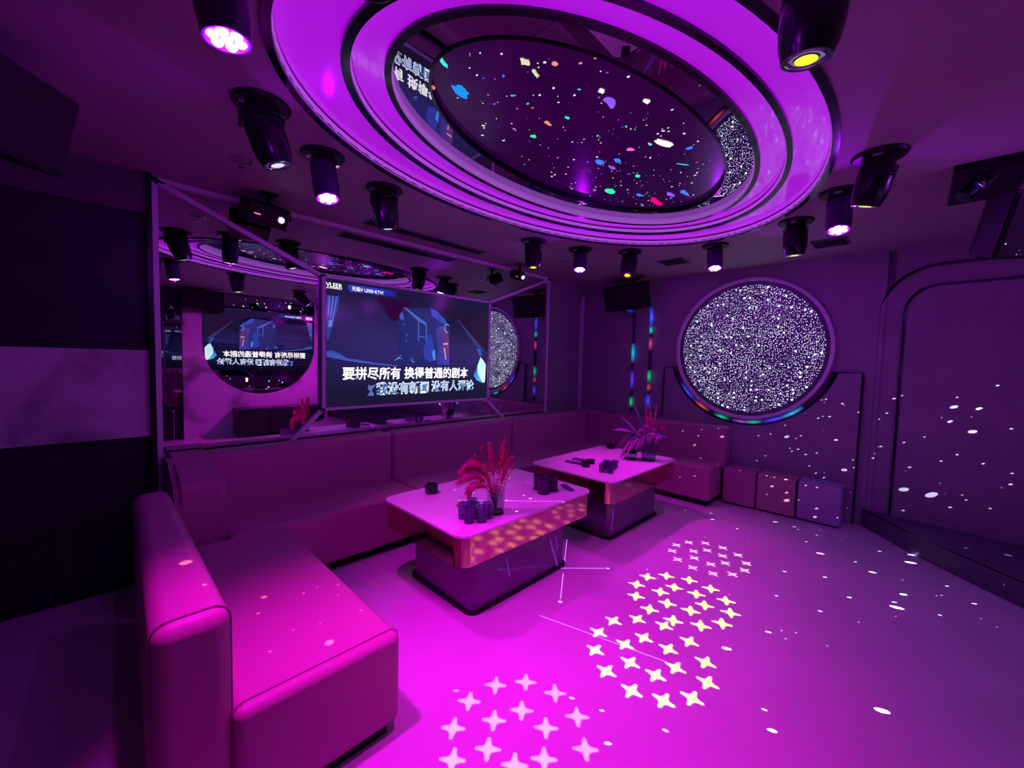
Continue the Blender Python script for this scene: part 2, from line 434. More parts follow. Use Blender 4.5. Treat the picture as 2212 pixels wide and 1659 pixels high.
# closing walls (seen only in the mirrors)
b = B(); box(b, XN-.1, XN, YF, YL, 0, CZ); struct('wall_near', b, M['wall_dark'])
b = B(); box(b, XN, 5.3, YF-.1, YF, 0, CZ); struct('wall_front', b, M['wall_dark'])
_u = [(1.235, 2.4295)] + [(2.115-.88*cos(pi*i/40), 1.585-.88*sin(pi*i/40)) for i in range(41)] + [(2.995, 2.4295), (3.25, 2.4295), (3.25, 0), (.98, 0), (.98, 2.12), (1.2349, 2.12)]
b = B(); prism(b, _u, lambda u, v, d: (u, YF+d, v), 0, .055); struct('trim_17', b, M['marble'])

# ================================================================== CEILING FEATURE
cf = thing('ceiling_feature', 'huge oval stepped ceiling recess with glowing magenta bands around a starry panel', 'ceiling light', (EC[0], EC[1], CZ))
def ring(prof, n=120):
    """prof list of (a,b,z) -> lofted bmesh, local to cf"""
    bm = B(); R = []
    for a, bb, z in prof:
        R.append([bm.verts.new((x-EC[0], y-EC[1], z-CZ)) for x, y in ell(a, bb, n)])
    for p, q in zip(R[:-1], R[1:]):
        for i in range(n):
            bm.faces.new((p[i], p[(i+1) % n], q[(i+1) % n], q[i]))
    return bm
def bf(a):  # matching short half-axis
    P = [(1.03, .505), (1.19, .655), (1.34, .80), (1.575, .965)]
    for (a0_, b0_), (a1_, b1_) in zip(P[:-1], P[1:]):
        if a <= a1_: return b0_ + (b1_-b0_)*(a-a0_)/(a1_-a0_)
    return P[-1][1] + (a-1.575)
def E(a, z): return (a, bf(a), z)
obj('outer_trim', ring([E(1.605, CZ), E(1.605, CZ-.012), E(1.578, CZ-.012), E(1.578, CZ+.002)]), M['trim_dark'], cf, True)
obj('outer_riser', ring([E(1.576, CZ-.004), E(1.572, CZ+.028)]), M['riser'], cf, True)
obj('outer_groove', ring([E(1.572, CZ+.028), E(1.572, CZ+.036)]), M['black'], cf, True)
obj('outer_light_band', ring([E(1.572, CZ+.036), E(1.365, CZ+.036)]), M['soffit'], cf, True)
obj('middle_trim', ring([E(1.368, CZ+.037), E(1.368, CZ+.022), E(1.335, CZ+.022), E(1.335, CZ+.037)]), M['trim_dark'], cf, True)
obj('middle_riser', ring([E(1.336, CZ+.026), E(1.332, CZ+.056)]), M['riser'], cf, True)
obj('middle_groove', ring([E(1.332, CZ+.056), E(1.332, CZ+.064)]), M['black'], cf, True)
obj('inner_light_band', ring([E(1.332, CZ+.064), E(1.212, CZ+.064)]), M['soffit'], cf, True)
obj('inner_trim', ring([E(1.214, CZ+.066), E(1.214, CZ+.050), E(1.188, CZ+.050), E(1.188, CZ+.066)]), M['black_gloss'], cf, True)
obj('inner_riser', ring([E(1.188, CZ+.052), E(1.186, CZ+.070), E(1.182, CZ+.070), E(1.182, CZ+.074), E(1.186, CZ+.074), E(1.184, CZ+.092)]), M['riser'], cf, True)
obj('mirror_ring', ring([E(1.186, CZ+.092), E(1.035, CZ+.092)]), M['mirror_ceiling'], cf, True)
obj('star_panel_rim', ring([E(1.042, CZ+.0915), E(1.042, CZ+.088), E(1.03, CZ+.088), E(1.03, CZ+.12)]), M['trim_dark'], cf, True)
b = flat_with_holes([(x-EC[0], y-EC[1]) for x, y in ell(1.031, bf(1.03)+.001, 96)], [])
for v in b.verts: v.co.z = .118
M['star_panel'] = mottle(mat('star_panel', (.10, .03, .16), 0.25, emis=(.10, .0, .16), es=.12), (.03, .008, .06), (.07, .015, .10), 1.2)
obj('star_panel', b, M['star_panel'], cf)
# coloured star spots: projected light painted as glowing dots
COLS = dict(b=(.05, .22, 1.1), w=(1.1, 1.1, 1.2), y=(.75, .75, .45), r=(1.1, .30, .2), g=(.03, .95, .45), p=(.28, .10, 1.0), m=(1.1, .15, .65), W=(2.2, 1.3, 1.1), t=(.05, .8, .75))
BL = [(1.121, 1.447, .062, .028, .3, 'c'), (.965, 1.362, .050, .012, .4, 't'), (1.181, 1.13, .028, .020, 0, 'y'), (1.263, 1.048, .018, .014, 0, 'r'), (1.255, 1.14, .038, .011, .3, 'y'),
      (1.587, 1.448, .022, .018, 0, 'g'), (1.549, 1.321, .028, .013, 0, 'r'), (1.029, 1.518, .02, .012, 1, 'r'), (1.608, 1.016, .055, .026, .2, 'p'), (1.522, 1.004, .022, .016, 0, 'w'), (1.712, .895, .024, .016, 0, 'w'),
      (2.031, 1.144, .026, .02, 0, 'm'), (2.087, .986, .075, .028, -.3, 'W'), (2.04, 1.344, .045, .026, 0, 'b'), (2.095, 1.259, .035, .018, 0, 'b'), (2.149, 1.324, .035, .016, 0, 'p'),
      (2.341, 1.265, .030, .018, 0, 'g'), (2.423, 1.51, .070, .042, .2, 'g'), (2.606, 1.393, .035, .022, 0, 'b'), (2.74, 1.23, .06, .022, 0, 'p'), (2.76, 1.15, .06, .02, 0, 'b'), (2.80, 1.36, .10, .03, .1, 'R'),
      (2.373, 1.007, .055, .006, -.6, 't'), (2.223, .908, .022, .02, 0, 'b'), (2.052, 1.044, .016, .012, 0, 't'), (1.577, 1.225, .016, .012, 0, 'g'), (1.35, .90, .012, .01, 0, 'w')]
COLS['c'] = (.0, .30, .9); COLS['R'] = (1.6, .0, .2)
random.seed(5)
b = B(); color_layer(b)
def blob(bm, x, y, z, rx, ry, rot, c, n=12, jag=.3):
    vs2 = []
    for i in range(n):
        t = 2*pi*i/n; k = 1 + random.uniform(-jag, jag)
        u, v = rx*k*cos(t), ry*k*sin(t)
        vs2.append(bm.verts.new((x + u*cos(rot)-v*sin(rot), y + u*sin(rot)+v*cos(rot), z)))
    f = bm.faces.new(vs2); paint(bm, [f], c)
for x, y, rx, ry, ro, c in BL: blob(b, x-EC[0], y-EC[1], .116, rx*.8, ry*.8, ro, COLS[c])
for i in range(280):
    t = random.uniform(0, 2*pi); q = math.sqrt(random.random())*.96
    x, y = 1.0*q*cos(t), .47*q*sin(t)
    s_ = random.choice((.0022, .0028, .003, .004, .0055)); c = random.choice('wwwwwwwwmrpbtgw')
    if x < -.2 and random.random() < .35: continue
    blob(b, x, y, .1165, s_*random.uniform(1, 1.8), s_, random.uniform(0, 3), tuple(k*.9 for k in COLS[c]), 8, .2)
o = obj('painted_star_spots', b, M['glow_dot'], cf); o['kind'] = 'stuff'; o['label'] = 'scattered coloured and white star spots, projected light painted as glowing dots'

# ================================================================== LAMPS
def frame_from(origin, axis, up=Vector((0, 1, 0))):
    z = (-axis).normalized(); x = up.cross(z)
    if x.length < 1e-3: x = Vector((1, 0, 0))
    x.normalize(); y = z.cross(x)
    return Matrix(((x.x, y.x, z.x, origin.x), (x.y, y.y, z.y, origin.y), (x.z, y.z, z.z, origin.z), (0, 0, 0, 1)))

def spot(name, parent, mw, power, col, angle, blend=.3, soft=.03):
    ld = bpy.data.lights.new(name, 'SPOT'); ld.energy = power; ld.color = col; ld.spot_size = angle; ld.spot_blend = blend; ld.shadow_soft_size = soft
    o = bpy.data.objects.new(name, ld); COL.objects.link(o); o.parent = parent; o.matrix_local = mw; return o

def base_plate(parent, r=.108):
    b = B(); lathe(b, [(0, 0), (r, 0), (r, -.006), (r*.93, -.016), (r*.6, -.022), (0, -.022)], 36); obj('base', b, M['black'], parent, True)
    for s in (-1, 1):
        b = B(); box(b, s*r*.68-.012, s*r*.68+.012, -.02, .02, -.034, -.012, .004, 2); obj('clip', b, M['chrome'], parent)

def holes_for(S, fm_inv, dist, polys, scale=1000):
    """project world outlines onto the lens plate lying dist in front of lamp S"""
    out = []
    for P in polys:
        L = []
        for p in P:
            d = (fm_inv @ Vector(p)) - (fm_inv @ S)
            k = dist / -d.z
            L.append((d.x*k*scale, d.y*k*scale))
        out.append(L)
    return out

def spaced(hs):
    """drop holes that would run into one another"""
    def seg(p, q, a, b_):
        def o(u, v, w_): return (v[0]-u[0])*(w_[1]-u[1]) - (v[1]-u[1])*(w_[0]-u[0])
        return o(p, q, a)*o(p, q, b_) < 0 and o(a, b_, p)*o(a, b_, q) < 0
    out, info = [], []
    for h in hs:
        cx = sum(q[0] for q in h)/len(h); cy_ = sum(q[1] for q in h)/len(h); r = max(math.hypot(q[0]-cx, q[1]-cy_) for q in h)
        bad = False
        for (a, b_, c), g in zip(info, out):
            if math.hypot(cx-a, cy_-b_) > (r+c): continue
            if len(h) < 10 and len(g) < 10: bad = True; break
            if any(seg(h[i], h[i-1], g[k], g[k-1]) for i in range(len(h)) for k in range(len(g))) : bad = True; break
            if min(math.hypot(q[0]-p[0], q[1]-p[1]) for q in h for p in g) < .004: bad = True; break
            if len(h) < 10 and len(g) >= 10 and math.hypot(cx-a, cy_-b_) < c*.5 and len(g) == 24: bad = True; break
        if not bad: out.append(h); info.append((cx, cy_, r))
    if len(out) < len(hs): print('gobo: spaced out', len(hs)-len(out), 'of', len(hs))
    return out

def moving_head(bx, by, lens, label, lensmat, polys=None, power=0, col=(1, 1, 1), group=None, wire=None, plate_r=.026, dist=.04, wide=radians(66), soft=.00008):
    t = thing('moving_head_light', label, 'stage light', (bx, by, CZ), group='moving heads around the ceiling oval')
    base_plate(t)
    b = B(); lathe(b, [(0, -.02), (.058, -.02), (.062, -.05), (.058, -.085), (0, -.085)], 28)
    box(b, -.078, -.062, -.03, .03, -.11, -.035, .004, 2); box(b, .062, .078, -.03, .03, -.11, -.035, .004, 2)
    obj('yoke', b, M['black'], t, True)
    piv = Vector((0, 0, -.065)); L = Vector(lens) - Vector((bx, by, CZ)); ax = (L-piv).normalized(); ln = (L-piv).length
    fm = frame_from(L, ax)     # local z points back into the head
    h = ln + .02
    b = B(); lathe(b, [(0, h), (.05, h), (.070, h-.025), (.074, h*.70), (.073, h*.42), (.068, h*.20), (.060, .012), (.057, 0), (.051, 0), (.051, .006)], 36)
    for k in range(3): lathe(b, [(.0725, h*.70+k*.02), (.0755, h*.70+.004+k*.02), (.0725, h*.70+.008+k*.02)], 36)
    obj('head', b, M['black_gloss'], t, True, mw=fm)
    b = B(); lathe(b, [(.051, .001), (.042, -.001), (.036, .002), (plate_r-.0005, .0)], 36); obj('reflector', b, M['chrome'], t, True, mw=fm)
    circ = [(plate_r*1000*cos(2*pi*i/48), plate_r*1000*sin(2*pi*i/48)) for i in range(48)]
    holes = []
    tw = Matrix.Translation((bx, by, CZ)) @ fm
    if polys:
        S = tw @ Vector((0, 0, dist))
        holes = holes_for(S, tw.inverted(), dist, polys)
        keep = []
        for hh in holes:
            if max(math.hypot(*q) for q in hh) < plate_r*1000*.985: keep.append(hh)
        if len(keep) < len(holes): print('gobo: lost', len(holes)-len(keep), 'of', len(holes), label)
        holes = spaced(keep)
    b = flat_with_holes(circ, holes, scale=.001)
    obj('lens', b, lensmat, t, mw=fm @ Matrix.Translation((0, 0, .0)))
    if polys:
        spot('gobo_lamp', t, fm @ Matrix.Translation((0, 0, dist)), power, col, wide, .05, soft)
    if wire:
        b = B(); n = 16
        tube(b, [Vector((wire[0]*(.5+.5*cos(a)) if False else wire[0]*(.055+.045*(1-cos(a))), .028*sin(a), .03)) for a in [2*pi*i/n for i in range(n)]], .0016, 5, True)
        obj('safety_wire', b, M['chrome'], t, True, mw=fm)
    return t

def par_light(bx, by, zf, label, aim=(0, 0, -1), power=PAR_W, angle=72, tilt=None, group=None, target=None):
    t = thing('par_light', label, 'stage light', (bx, by, CZ), group='magenta par lamps around the ceiling oval')
    base_plate(t, .105)
    L = Vector((aim[0], aim[1], zf-CZ)) if tilt is None else Vector(tilt)
    piv = Vector((0, 0, -.06)); ax = (L-piv).normalized(); h = (L-piv).length + .02
    b = B(); lathe(b, [(0, -.02), (.055, -.02), (.06, -.06), (0, -.06)], 24); obj('yoke', b, M['black'], t, True)
    fm = frame_from(L, ax)
    b = B(); lathe(b, [(0, h), (.05, h), (.062, h-.02), (.062, .05), (.054, 0), (.049, 0), (.049, .006), (0, .006)], 36); obj('body', b, M['par_body'], t, True, mw=fm)
    b = B(); lathe(b, [(0, .004), (.0485, .004)], 36); obj('face', b, M['led_face'], t, True, mw=fm)
    for k in range(7):
        x, y = (0, 0) if k == 6 else (.031*cos(pi/3*k), .031*sin(pi/3*k))
        b = B(); lathe(b, [(0, -.005), (.009, -.0035), (.0138, .002), (.0138, .004)], 16, Matrix.Translation((x, y, 0))); obj('led', b, M['led_white'], t, True, mw=fm)
    if power:
        lm = fm @ Matrix.Translation((0, 0, -.02))
        if target: lm = frame_from(lm.translation.copy(), (Vector(target) - Vector((bx, by, CZ)) - lm.translation).normalized())
        ld = bpy.data.lights.new('haze_glow', 'POINT'); ld.energy = HAZE_GLOW_W; ld.color = (.42, 0, 1.0); ld.shadow_soft_size = .006  # added point lamp for the violet haze glow on the ceiling
        so = bpy.data.objects.new('haze_glow_lamp', ld); COL.objects.link(so); so.parent = t; so.matrix_local = fm @ Matrix.Translation((0, 0, -.022))
        spot('lamp', t, lm, power, PAR_COL, radians(angle), 1.0, .045)
    return t

# star pattern outlines on the floor ---------------------------------
def star4(x, y, R, rot, inner=.50):
    R *= 1.12
    P = []
    for i in range(4):
        for k, rr_ in ((-.30, inner*1.25), (-.17, .93), (0, 1.0), (.17, .93), (.30, inner*1.25), (.785, inner*.80)):
            a = rot + i*pi/2 + k*(1 if abs(k) > .5 else .9)
            q = R*rr_ if abs(k) in (.30, .785) or k == 0 else R*rr_
            if abs(k) == .17: a = rot + i*pi/2 + k*.8
            P.append((x + q*cos(a), y + q*sin(a), 0))
    return P
CL1 = [(3.145, 1.24), (3.267, 1.192), (3.351, 1.094), (3.368, 0.971), (3.324, 0.852), (3.226, 0.77), (3.106, 0.749), (2.983, 0.791), (2.895, 0.886), (2.874, 1.013), (2.916, 1.135), (3.021, 1.22), (3.138, 1.106), (3.231, 1.04), (3.222, 0.927), (3.03, 1.06), (3.116, 0.877), (3.022, 0.943)]
CL2 = [(2.524, 1.174), (2.631, 1.092), (2.689, 0.965), (2.684, 0.83), (2.614, 0.72), (2.502, 0.662), (2.364, 0.664), (2.259, 0.739), (2.192, 0.861), (2.194, 0.999), (2.261, 1.117), (2.385, 1.178), (2.53, 0.997), (2.415, 1.036), (2.556, 0.872), (2.327, 0.954), (2.471, 0.793), (2.355, 0.829)]
CL3 = [(1.948, 1.088), (2.059, 1.004), (2.112, 0.877), (2.083, 0.733), (1.991, 0.622), (1.868, 0.571), (1.731, 0.586), (1.632, 0.665), (1.582, 0.784), (1.601, 0.919), (1.681, 1.031), (1.806, 1.092), (1.94, 0.907), (1.824, 0.95), (1.951, 0.784), (1.729, 0.87), (1.853, 0.707), (1.742, 0.751)]
CL4 = [(1.182, 1.21), (1.288, 1.131), (1.334, 1.004), (1.307, 0.871), (1.216, 0.77), (1.079, 0.851), (0.988, 0.909), (0.846, 1.073), (0.923, 1.171), (1.046, 1.224), (1.169, 1.044), (1.179, 0.926), (1.058, 1.088), (0.962, 1.017), (1.102, 0.705), (0.998, 0.712), (0.911, 0.781), (0.856, 0.89), (0.819, 0.971)]
# specks of the star projector (world positions of the light spots)
WC_PTS = [(4.795, .182, 1.265), (4.798, .21, 1.202), (4.781, .051, 1.194), (4.786, .097, 1.169), (4.79, .135, 1.04), (4.795, .182, .982), (4.778, .018, .799), (4.792, .158, .746), (4.796, .197, .672), (4.797, .205, .627), (4.773, -.028, .597), (4.765, -.101, .866), (4.75, -.249, 1.128, 2), (4.748, -.262, 1.206), (4.736, -.379, 1.129, 1.6), (4.751, -.235, 1.011, 1.4), (4.738, -.357, .948, 2.2), (4.742, -.319, 1.359, 1.5), (4.733, -.404, 1.394), (4.727, -.46, 1.312), (4.731, -.424, .712), (4.741, -.332, .443), (4.739, -.355, .41), (4.725, -.479, .381), (4.747, -.274, .328), (4.775, -.01, .222), (4.775, -.004, .402, 2.8), (4.758, -.167, .4, 3.4), (4.719, -.543, .997), (4.716, -.566, .67), (4.717, -.564, .587), (4.746, -.288, .755), (4.754, -.205, .686)]
WB_PTS = [(4.76, .868, .836), (4.76, .848, .726, 2), (4.76, 1.093, .702), (4.76, .987, .735), (4.76, .734, .754), (4.76, .772, .721), (4.76, .467, .753, 1.3), (4.76, .561, 1.122), (4.76, .594, 1.112), (4.76, .439, 1.091), (4.76, .609, .938), (4.76, .576, .96), (4.76, .525, .963), (4.76, .816, .619), (4.76, .797, .59), (4.76, .75, .619), (4.76, .687, .578), (4.76, .603, .608), (4.76, 1.094, .442), (4.76, 1.02, .506), (4.76, .338, .593), (4.76, .394, .489, 2), (4.76, .599, .415), (4.76, .536, .387), (4.76, .328, .524), (4.76, .323, 1.025), (4.76, .407, 1.333, 1.4), (4.76, .652, .475),
          (4.55, 1.779, .679), (4.55, 1.579, .724), (4.55, 1.609, .652), (4.55, 1.371, .676, 1.9), (4.55, 1.643, .544, 1.6), (4.55, 1.41, .757), (4.133, 1.653, .4), (4.092, 1.604, .4, 1.2), (4.064, 1.49, .4), (4.101, 1.396, .4), (4.518, 1.446, .4), (4.464, 1.376, .4), (4.567, 1.589, .4), (4.417, 1.666, .4),
          (4.52, 1.196, .352), (4.52, .952, .355), (4.52, .889, .352), (4.52, .795, .352, 1.3), (4.52, .944, .171), (4.52, .904, .26, 1.4), (4.52, .784, .227, 1.3), (4.52, .78, .154, 2.2), (4.52, .681, .192), (4.52, .635, .34), (4.52, .552, .34), (4.52, .544, .149, 1.2), (4.52, .554, .069, 1.4), (4.52, .395, .11)]
FL_PTS = [(3.926, 1.23, 0, 1.3), (3.865, 1.008, 0), (4.431, .942, 0), (4.302, .816, 0, 1.5), (4.301, .67, 0), (4.251, .636, 0), (4.228, .501, 0), (4.005, .537, 0), (3.827, .424, 0, 1.8), (3.412, .343, 0), (2.904, .52, 0), (3.856, .22, 0), (3.747, .12, 0, 1.5), (4.152, -.068, 0, 2.4), (4.334, -.076, .0, 2), (3.52, -.037, 0, 1.5), (3.295, -.012, 0, 2.2), (3.36, 0, 0), (4.229, .103, 0), (4.43, -.543, .1, 1.4), (4.367, -.338, .1), (3.296, .552, 0), (3.22, .2, 0), (2.908, .304, 0), (2.469, .468, 0), (3.378, -.191, 0), (3.706, -.347, 0), (3.878, -.24, 0), (3.977, 1.499, 0), (4.079, 1.295, 0),
          (2.24, .011, 0, 1.8), (1.801, .309, 0, 1.2), (1.889, .355, 0), (2.168, .582, 0, 1.5), (1.402, .818, 0), (1.294, .725, 0), (1.501, .599, 0), (1.364, .94, 0), (1.04, 1.304, 0)]
CHAISE_PTS = [(.553, 1.404, .4, .015), (.467, 1.862, .4, .011), (.421, 1.756, .4, .005), (.653, 1.792, .4, .004), (.595, 1.783, .4, .005), (.726, 1.75, .4, .004), (.716, 1.506, .4, .005), (.486, 1.562, .4, .003), (.569, 1.531, .4, .003), (.694, 1.672, .4, .003), (.392, 1.497, .4, .004), (.195, 1.69, .7, .018), (.215, 1.49, .7, .006)]
def disc_at(c, r, squash=1.0, rot=0.0, n=7, axis='z'):
    P = []
    for i in range(n):
        t = 2*pi*i/n; u, v = r*cos(t), r*squash*sin(t); u, v = u*cos(rot)-v*sin(rot), u*sin(rot)+v*cos(rot)
        P.append((c[0]+u, c[1]+v, c[2]) if axis == 'z' else (c[0], c[1]+u, c[2]+v))
    return P


P1 = [star4(x, y, .036, r_1) for r_1 in (0.35+pi/4,) for x, y in CL1]
P2 = [star4(x, y, .046, 0.36) for x, y in CL2]
P3 = [star4(x, y, .043, 0.42+radians(-22)) for x, y in CL3]
P4 = [star4(x, y, .042, 0.72) for x, y in CL4] + [disc_at(p[:3], p[3]) for p in CHAISE_PTS]
YEL = (1.0, .78, .02)
moving_head(.503, 1.974, (.559, 1.965, 2.20), 'black moving head light with a clear lens, between the two left magenta lamps', M['lens_white'])
moving_head(1.259, 2.365, (1.293, 2.379, 2.20), 'black moving head light with a clear lens hanging in front of the long air vent', M['lens_white'])
moving_head(2.642, 2.372, (2.630, 2.356, 2.20), 'small yellow-lensed moving head light by the right end of the mirror frame', M['lens_yellow'])
moving_head(3.45, 1.908, (3.387, 1.891, 2.20), 'yellow-lensed moving head light right above the black speaker on the back wall', M['lens_yellow'])
moving_head(3.467, .644, (3.480, .645, 2.195), 'yellow-lensed moving head light above the right edge of the round crystal window', M['lens_yellow'], P1, GOBO_W*.55, (1, .55, .45), wire=None)
moving_head(2.654, .173, (2.68, .215, 2.205), 'large yellow-lensed moving head light nearest the right wall', M['lens_yellow'], P2, GOBO_W, YEL, wire=(1,))
moving_head(1.297, .227, (1.312, .244, 2.20), 'big black moving head light with yellow lens, cut off by the picture top', M['lens_yellow'], P3, GOBO_W, YEL)
moving_head(.42, .86, (.43, .88, 2.20), 'yellow-lensed moving head light above the photographer, seen only in the wall mirror', M['lens_yellow'], P4, GOBO_W*.5, (1, .42, .22))

par_light(.235, 1.30, 2.20, 'glowing seven-lens magenta lamp at the upper left of the picture', aim=(.02, 0), power=PAR_W*1.6, angle=66, target=(.80, 1.10, 0))
par_light(.842, 2.219, 2.20, 'magenta par lamp between two moving heads over the left of the mirror', aim=(.006, -.045), power=PAR_W*.75, angle=60, target=(1.6, 1.9, .5))
par_light(3.103, 2.212, 2.235, 'small magenta par lamp above the corner of the back wall', aim=(-.03, -.02), power=PAR_W*.85, angle=60, target=(3.3, 1.75, .5))
par_light(3.727, 1.264, 2.225, 'magenta par lamp just above the round crystal window', aim=(-.04, -.02), power=PAR_W*.35, target=(2.9, 1.1, 0))
par_light(3.058, .361, 2.195, 'magenta par lamp hanging between the two right-hand moving heads', aim=(-.055, -.01), power=PAR_W*.35, angle=60, target=(2.2, 1.1, 0))
par_light(.62, .55, 2.215, 'magenta par lamp above the photographer, seen only in the wall mirror', aim=(.02, .01), power=PAR_W*1.1, target=(1.4, .9, 0))
par_light(3.30, -.90, 2.20, 'added unseen magenta par lamp, brightening the marble wall behind the photographer', aim=(-.06, -.03), power=PAR_W*1.3, angle=110, target=(1.9, -1.9, 1.1))  # added out of sight to brighten the mirrored marble

# added violet fill lamp, out of view, to lift the ambient light
wt = thing('par_light', 'added violet fill lamp, out of the picture', 'stage light', (2.90, -1.20, CZ))
base_plate(wt, .105)
fm = frame_from(Vector((.02, .04, -.22)), Vector((.10, .85, -.50)).normalized())
b = B(); lathe(b, [(0, .2), (.05, .2), (.062, .18), (.062, .05), (.054, 0), (.049, 0), (.049, .006), (0, .006)], 36); obj('body', b, M['par_body'], wt, True, mw=fm)
spot('lamp', wt, fm @ Matrix.Translation((0, 0, -.02)), FILL_W, (.45, .07, 1.0), radians(125), .9, .05)

TZ_ = .515
random.seed(21)
SP = []
for p in WC_PTS + WB_PTS:
    k = p[3] if len(p) > 3 else random.uniform(.6, 1.0)
    SP.append(disc_at(p, .0075*k*1.6, .5, random.uniform(-.5, -.15), axis='x'))
for p in FL_PTS:
    k = p[3] if len(p) > 3 else random.uniform(.6, 1.0)
    SP.append(disc_at(p, .010*k*1.6, .5, random.uniform(-1.3, -.8)))
for i in range(60):
    if i % 2: SP.append(disc_at((4.76, random.uniform(-.6, 1.3), random.uniform(.1, 1.3)), random.uniform(.003, .005), .5, -.3, axis='x'))
    else: SP.append(disc_at((random.uniform(2.4, 4.4), random.uniform(-.5, 1.3), 0), random.uniform(.003, .006), .5, -1))
for i in range(16): SP.append(disc_at((random.uniform(1.35, 2.3), random.uniform(1.62, 2.3), TZ_), random.uniform(.006, .014), .5, random.uniform(-1, 1)))
sproj = moving_head(2.30, -.55, (2.42, -.50, 2.22), 'black effect head throwing white specks on the right wall, out of frame', M['lens_white'], SP, SPECK_W, (.80, .85, 1.0), plate_r=.033, dist=.014, wide=radians(134), soft=.000012)

# ================================================================== LASER EFFECTS
def laser_box(loc, target, label, lensm, lid=True, rods=True, size=(.19, .15, .10)):
    t = thing('laser_projector', label, 'stage light', loc)
    L = Vector((0, 0, 0)); ax = (Vector(target) - Vector(loc)).normalized(); fm = frame_from(L, ax, Vector((0, 0, 1)))
    sx, sz, sy = size
    b = B(); box(b, -sx/2, sx/2, -sy/2, sy/2, .0, sz, .008, 2); box(b, -sx/2-.012, -sx/2, -.012, .012, .03, .09); box(b, sx/2, sx/2+.012, -.012, .012, .03, .09)
    for k in range(5): box(b, -sx/2+.02, sx/2-.02, sy/2, sy/2+.004, .03+k*.022, .036+k*.022)
    obj('housing', b, M['black'], t, mw=fm)
    b = B(); lathe(b, [(.026, 0), (.026, -.010), (.018, -.012), (.017, -.004)], 20, Matrix.Translation((-sx*.30, 0, 0))); obj('lens_ring', b, M['chrome'], t, True, mw=fm)
    b = B(); lathe(b, [(0, -.008), (.017, -.003), (.017, 0)], 16, Matrix.Translation((-sx*.30, 0, 0))); obj('lens', b, lensm, t, True, mw=fm)
    b = B(); box(b, sx*.2, sx*.36, -.003, .003, -.002, .001); obj('indicator', b, M['red_led'], t, mw=fm)
    if rods:
        b = B(); tube(b, [(0, 0, CZ-loc[2]), (0, 0, .05)], .014, 10); box(b, -.05, .05, -.03, .03, CZ-loc[2]-.008, CZ-loc[2]-.0005); tube(b, [(-sx/2-.006, 0, 0), (-sx/2-.006, 0, .058), (sx/2+.006, 0, .058), (sx/2+.006, 0, 0)], .007, 6)
        obj('bracket', b, M['black'], t)
    return t, fm
laser_box((.80, 3.00, 2.285), (1.2, .0, .9), 'black laser projector with bright white lens and red indicator, above the mirror at left', M['laser_lens'], size=(.24, .16, .13))
laser_box((3.17, 3.03, 2.295), (2.2, .0, .8), 'small laser projector with a white beam by the upper right corner of the mirror', M['laser_lens'], size=(.12, .12, .08))

# ceiling rack with speaker at the right edge and the blue laser on it
lp = Vector((3.12, -.17, 2.335))
lt, lfm = laser_box(tuple(lp), (2.0, 1.7, 0), 'small blue laser unit tucked above the right-hand ceiling speaker', M['blue_led'], rods=False, size=(.10, .07, .05))
def slit(p, q, w_=.004):
    p, q = Vector(p), Vector(q); d = (q-p).normalized(); s = Vector((-d.y, d.x, 0)) if abs(d.z) < .9 else Vector((1, 0, 0)); s = s.normalized()*w_/2
    n_ = 6
    return [p.lerp(q, i/n_)+s for i in range(n_+1)] + [q.lerp(p, i/n_)-s for i in range(n_+1)]
LZ = [slit((1.17, 2.60, 0), (2.41, 1.43, 0), .004), slit((2.590, 1.882, 0), (2.26, 1.658, 0), .004), slit((2.15, 1.583, 0), (1.90, 1.413, 0), .004), slit((1.69, 1.40, 0), (1.859, .751, 0), .003),
      disc_at((2.426, 1.413, 0), .012), disc_at((2.612, 1.897, 0), .013), disc_at((1.876, 1.397, 0), .013), disc_at((1.155, 2.615, 0), .007),
      slit((2.90, 1.68, .30), (2.86, 1.68, .04), .006), disc_at((2.905, 1.68, .33), .009, axis='z'),
      slit((1.52, 1.54, .50), (1.60, 1.54, .37), .004), slit((1.64, 1.66, .33), (1.70, 1.66, .10), .005), slit((2.06, 1.54, .50), (2.16, 1.54, .38), .004), slit((2.12, 1.66, .32), (2.16, 1.66, .12), .005)]
tw = Matrix.Translation(lp) @ lfm
S = tw @ Vector((0, 0, -.02))
ldist = .05
hl = holes_for(S, tw.inverted(), ldist, LZ)
circ = [(32*cos(2*pi*i/40), 32*sin(2*pi*i/40)) for i in range(40)]
hl = [h for h in spaced(hl) if max(math.hypot(*q) for q in h) < 31.5]
print('laser slits kept', len(hl), 'of', len(LZ))
b = flat_with_holes(circ, hl, scale=.001)
for v in b.verts: v.co.z = -.07
lathe(b, [(.032, -.07), (.034, -.07), (.034, .001), (.032, .001)], 40)
obj('hood', b, M['black'], lt, mw=lfm)
spot('laser_lamp', lt, lfm @ Matrix.Translation((0, 0, -.02)), LASER_W, (.30, .12, 1.0), radians(64), .05, .00003)

